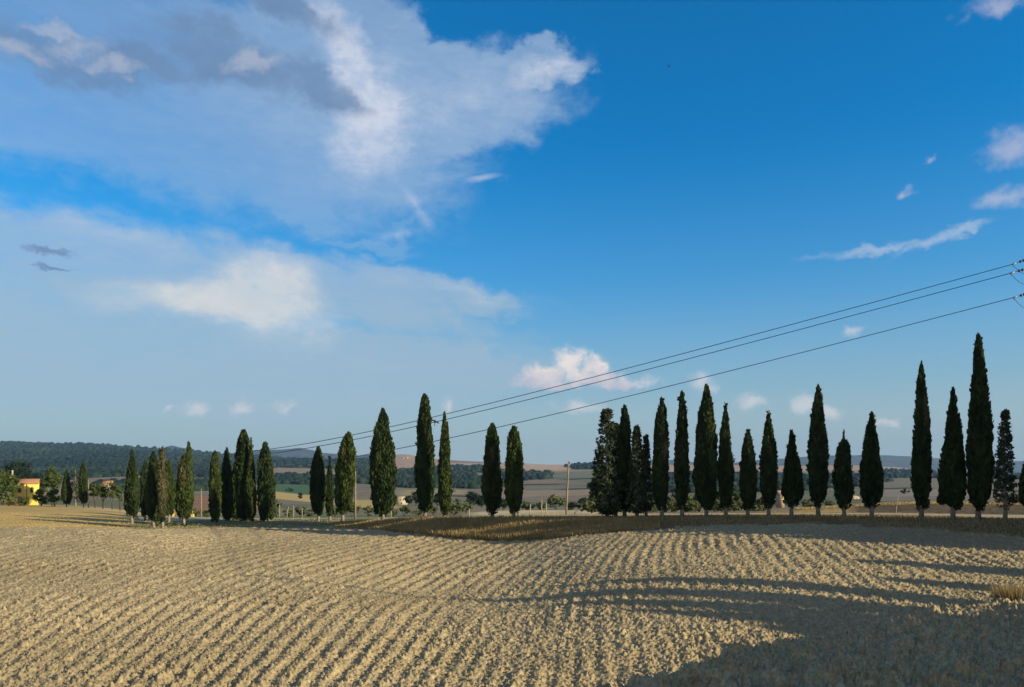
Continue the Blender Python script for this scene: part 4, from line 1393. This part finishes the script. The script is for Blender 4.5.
pole(201.3, 146, 489, 'thin wooden pole standing right of the ochre shed', .12)
pole(355.3, 119, 467, 'tall straight wooden pole between the leaning cypress and the widest cypress', .14)
pole(566, 98, 461, 'tall slightly leaning wooden pole on the stubble field left of the mixed clump', .12, lean=.35)
pole(88.3, 188, 480, 'thin pale pole beside the slim cypress of the far grove', .11)
pole(895.5, 86.5, 496, 'thin pale leaning post right of the pear-shaped cypress', .05, lean=.3, m=M_post, name='marker_post', cat='post', cap=False)
PO = 'pale posts along the track'
for k, (p_, D_, tp, lb) in enumerate([(192.5, 148, 511, 'pale post just right of the yellow shed pillar'), (229, 131, 516.5, 'short pale post left of the yellow skip'), (245, 131, 517, 'short pale post right of the yellow skip'),
                                      (274, 141, 508, 'slim post right of the double-tipped cypress'), (279.5, 141, 505, 'taller slim post second from the double-tipped cypress'), (287, 141, 507, 'leaning thin post in the middle of the left post line'),
                                      (293.5, 140, 506, 'slim post fourth in the line left of the plump cypress'), (302, 138, 508, 'slim post nearest the plump cypress'),
                                      (391, 123, 511, 'small post right of the widest cypress trunk'), (469, 111, 509.5, 'stubby post left of the isolated cypress pair'), (518.5, 105, 511, 'short post right of the isolated cypress pair'),
                                      (530, 104, 504.5, 'thick post before the stubble field'), (541.5, 104, 500, 'tall thin post before the stubble field'), (546, 104, 503, 'thin post right beside the tall thin one'), (574.5, 103, 511.5, 'low post right of the leaning pole')]):
    p = at(p_, D_)
    o = empty('fence_post', p)
    tag(o, lb, 'post', PO)
    h = (HY - tp) / F * D_ - p.z
    MB().tube([(0, 0, -.2), (.02, 0, h * .5), ((.25 if 'leaning' in lb else .03), 0, h)], [.07, .065, .055], 7).build('shaft', M_post, o, True)
    MB().tube([((.25 if 'leaning' in lb else .03), 0, h + .001), ((.25 if 'leaning' in lb else .03), 0, h + .05)], [.06, .03], 7).build('cap', M_post, o)

# power pole just outside the frame, with its three wires
PXP, DP = 1062, 40
pb = at(PXP, DP)
pp = empty('power_pole', pb)
tag(pp, 'power pole outside the photo edge holding the three wires at upper right', 'power pole')
topz = (HY - 238) / F * DP - pb.z
MB().tube([(0, 0, -.8), (0, 0, topz)], [.2, .12], 10).build('shaft', M_concrete, pp, True)
ends = [(1012.5, 264.3, 40.6), (1010.5, 273.2, 38.6), (1013.5, 297.6, 39.6)]
arms = [(1036, 256, 40.6), (1036, 266, 38.6), (1036, 291, 39.6)]
for (e, a) in zip(ends, arms):
    aw = Vector(((a[0] - HX) / F * a[2], a[2], (HY - a[1]) / F * a[2])) - pb
    ew = Vector(((e[0] - HX) / F * e[2], e[2], (HY - e[1]) / F * e[2])) - pb
    MB().tube([(0, 0, aw.z), tuple(aw)], [.06, .05], 6).build('arm', M_metal, pp)
    d = (ew - aw)
    ins = MB()
    ins.tube([tuple(aw), tuple(aw + d * .85)], .018, 5)
    for q in range(4):
        c = aw + d * (.28 + .13 * q)
        ins.tube([tuple(c - d.normalized() * .035), tuple(c), tuple(c + d.normalized() * .03)], [.05, .085, .03], 8)
    io = ins.build('insulator', M_insul, pp)
    MB().tube([tuple(aw + d * .85), tuple(aw + d), tuple(aw + d + Vector((.05, 0, -.10)))], [.05, .04, .03], 6).build('clamp', M_metal, io)
    jl = [ew + Vector((.03, 0, -.05))]
    for q in range(1, 9):
        t = q / 8
        jl.append(ew.lerp(aw + Vector((.6, 0, 0)), t) + Vector((0, 0, -.75 * math.sin(t * math.pi) ** .9)))
    MB().tube([tuple(j) for j in jl], .012, 5).build('jumper_wire', M_cable, io)
FP = at(238, 235)
fp_h = (HY - 452) / F * 235 - FP.z
fp = empty('power_pole', FP)
tag(fp, 'far power pole hidden behind the tallest cypress of the left half', 'power pole')
MB().tube([(0, 0, -.5), (0, 0, fp_h)], [.16, .1], 8).build('shaft', M_wood, fp, True)
MB().box(-1.2, 1.2, -.06, .06, fp_h - .5, fp_h - .38).build('arm', M_wood, fp)
for x in (-1.1, 0, 1.1):
    MB().tube([(x, 0, fp_h - .377), (x, 0, fp_h - .1)], [.05, .04], 6).build('insulator', M_insul, fp)
names = ['upper of the two close power wires crossing the sky to the right photo edge', 'lower of the two close power wires crossing the sky', 'single lowest power wire crossing the sky below the close pair']
fx_ = [(238, 452, 236), (238, 456, 234), (238, 468, 235)]
for k, (e, f_, sag) in enumerate(zip(ends, fx_, (1.9, 1.9, 2.5))):
    a = Vector(((e[0] - HX) / F * e[2], e[2], (HY - e[1]) / F * e[2]))
    b_ = Vector(((f_[0] - HX) / F * f_[2], f_[2], (HY - f_[1]) / F * f_[2]))
    pts = []
    for i in range(61):
        t = i / 60
        t = t ** 1.3
        q = a.lerp(b_, t)
        q.z -= 4 * sag * t * (1 - t)
        pts.append(tuple(q))
    rad = [max(.018, .00042 * q[1]) for q in pts]
    o = MB().tube(pts, rad, 6).build('power_wire', M_cable)
    tag(o, names[k], 'power wire', 'power wires crossing the sky')

# birds
def bird(px, py, D, s, label, yaw, pitch=0.0, bank=.3):
    root = empty('bird', ((px - HX) / F * D, D, (HY - py) / F * D), yaw)
    root.rotation_euler = (bank, pitch, yaw)
    tag(root, label, 'bird')
    b = MB()
    b.tube([(-.5 * s, 0, 0), (-.3 * s, 0, .01 * s), (0, 0, .02 * s), (.25 * s, 0, .02 * s), (.38 * s, 0, .03 * s), (.46 * s, 0, .02 * s)], [.02 * s, .05 * s, .11 * s, .08 * s, .055 * s, .01 * s], 8)
    b.build('body', M_bird, root, True)
    for sg in (-1, 1):
        w = [(.18, .08, .03), (-.12, .08, .03), (.16, .45, .16), (-.10, .42, .15), (.02, .85, .12), (-.08, .8, .11)]
        top = [(x * s, sg * y * s, z * s) for x, y, z in w]
        bot = [(x, y, z - .02 * s) for x, y, z in top]
        m_ = MB().add(top + bot, [(0, 1, 3, 2), (2, 3, 5, 4), (6, 8, 9, 7), (8, 10, 11, 9), (0, 2, 8, 6), (2, 4, 10, 8), (1, 7, 9, 3), (3, 9, 11, 5), (4, 5, 11, 10)])
        m_.build('wing', M_bird, root)
    MB().add([(-.42 * s, -.05 * s, 0), (-.42 * s, .05 * s, 0), (-.68 * s, .10 * s, 0), (-.68 * s, -.10 * s, 0), (-.42 * s, -.05 * s, .015 * s), (-.42 * s, .05 * s, .015 * s), (-.68 * s, .10 * s, .01 * s), (-.68 * s, -.10 * s, .01 * s)],
             [(0, 1, 2, 3), (4, 7, 6, 5), (0, 3, 7, 4), (1, 5, 6, 2), (2, 6, 7, 3)]).build('tail', M_bird, root)


bird(668.5, 66, 70, .40, 'small dark bird alone high in the blue sky', .9, 0, .7)
bird(434.8, 421.8, 103, .85, 'small dark bird in the air just below the wires beside the blunt-topped cypress', 1.5, -1.2, .9)

# ------------------------------------------------------------------ near shoulder: tuft and dry weeds
def tuft_clump(px, D, h, rad, n, label, seed, name='grass_tuft'):
    r = np.random.default_rng(seed)
    p = at(px, D)
    a = r.random(n) * 2 * math.pi
    q = rad * r.random(n) ** .6
    c = np.stack([np.cos(a) * q, np.sin(a) * q, np.zeros(n)], -1)
    d = np.stack([np.cos(a) * q / rad * .5, np.sin(a) * q / rad * .5, np.ones(n)], -1) + r.normal(size=(n, 3)) * .18
    d /= np.linalg.norm(d, axis=1, keepdims=True)
    hh = h * (.45 + .65 * r.random(n))
    v, k = kites(c + d * (hh * .45)[:, None], d, hh, .012 + .014 * r.random(n), r)
    o = mesh(name, v, k, M_straw, attrs={'tint': np.repeat(np.clip(.6 + .3 * r.normal(size=n), 0, 1), 4), 'dry': np.zeros(4 * n)})
    o.location = p
    tag(o, label, 'grass tuft')


tuft_clump(1014, 29.8, 1.05, .48, 1500, 'golden dry grass tuft on the shaded crest at the right photo edge', 701)
tuft_clump(1030, 30.5, .9, .45, 700, 'golden dry grass tuft just past the right photo edge', 702)


def weed(px, D, top, label, seed, lean=.1, heads=4):
    r = random.Random(seed)
    p = at(px, D)
    root = empty('dry_weed', p)
    tag(root, label, 'weed', 'dry weed stalks on the near shoulder')
    h = (HY - top) / F * D - p.z
    st, hd = MB(), []
    main = [(lean * t * t * h + r.uniform(-.008, .008), r.uniform(-.01, .01), t * h) for t in [i / 7 for i in range(8)]]
    main[0] = (0, 0, -.05)
    st.tube(main, [.007 - .0006 * i for i in range(8)], 5)
    tips = [main[-1]]
    for k in range(heads):
        t = r.uniform(.45, .92)
        b0_ = Vector(main[int(t * 7)])
        a = r.random() * 6.28
        L = r.uniform(.10, .26) * min(1, h)
        e = b0_ + Vector((math.cos(a) * L * .6, math.sin(a) * L * .6, L))
        st.tube([tuple(b0_), tuple(b0_.lerp(e, .5) + Vector((0, 0, -.01))), tuple(e)], [.004, .003, .002], 4)
        tips.append(tuple(e))
    st.build('stem', M_weed, root)
    for tpt in tips:
        q = MB()
        c = Vector(tpt)
        s = r.uniform(.013, .024)
        for j in range(7):
            dv = Vector((r.gauss(0, 1), r.gauss(0, 1), r.gauss(.6, 1))).normalized()
            q.tube([tuple(c), tuple(c + dv * s * .6), tuple(c + dv * s * 1.4)], [.003, s * .38, .002], 4)
        q.build('seed_head', M_head, root)


M_weed = mat('dry_stem', (.34, .27, .13), .8, .1)
M_head = mat('dry_seed', (.50, .42, .22), .85, .1)
weed(928, 7.2, 659, 'tallest forked dry weed with a pale round head, right of the bottom middle', 711, -.12, 3)
weed(966, 7.0, 660, 'straight thin dry weed second from the right corner', 712, .0, 1)
weed(1004, 7.2, 662, 'bent dry weed nearest the bottom right corner', 713, -.14, 4)
weed(852, 7.0, 669, 'bushy dry weed with many small heads at the bottom', 714, .02, 7)
weed(806, 7.6, 655, 'twiggy greenish weed with bare tip near the bottom middle', 715, -.10, 2)
weed(891, 6.8, 678, 'short dry weed just breaking the bottom edge between taller ones', 716, .05, 4)
weed(826, 7.0, 680, 'tiny dry weed at the bottom edge left of the bushy one', 717, .03, 3)
weed(988, 6.9, 676, 'low dry weed between the straight and the bent ones', 718, -.05, 3)
weed(872, 7.4, 672, 'thin pale weed between the bushy and the forked ones', 719, .06, 2)

# ------------------------------------------------------------------ haze
hz = MB().box(-13500, 13500, -9000, 13500, float(Zg.min()) - 1, 520).build('haze', None)
hm = bpy.data.materials.new('haze_air')
hm.use_nodes = True
nt = hm.node_tree
nt.nodes.clear()
o_ = nt.nodes.new('ShaderNodeOutputMaterial')
v_ = nt.nodes.new('ShaderNodeVolumePrincipled')
v_.inputs['Density'].default_value = 4.2e-5
v_.inputs['Color'].default_value = (.36, .62, 1.0, 1)
v_.inputs['Anisotropy'].default_value = 0.0
nt.links.new(v_.outputs[0], o_.inputs['Volume'])
hz.data.materials.append(hm)
tag(hz, 'thin blue evening haze over the valley', 'haze', kind='stuff')
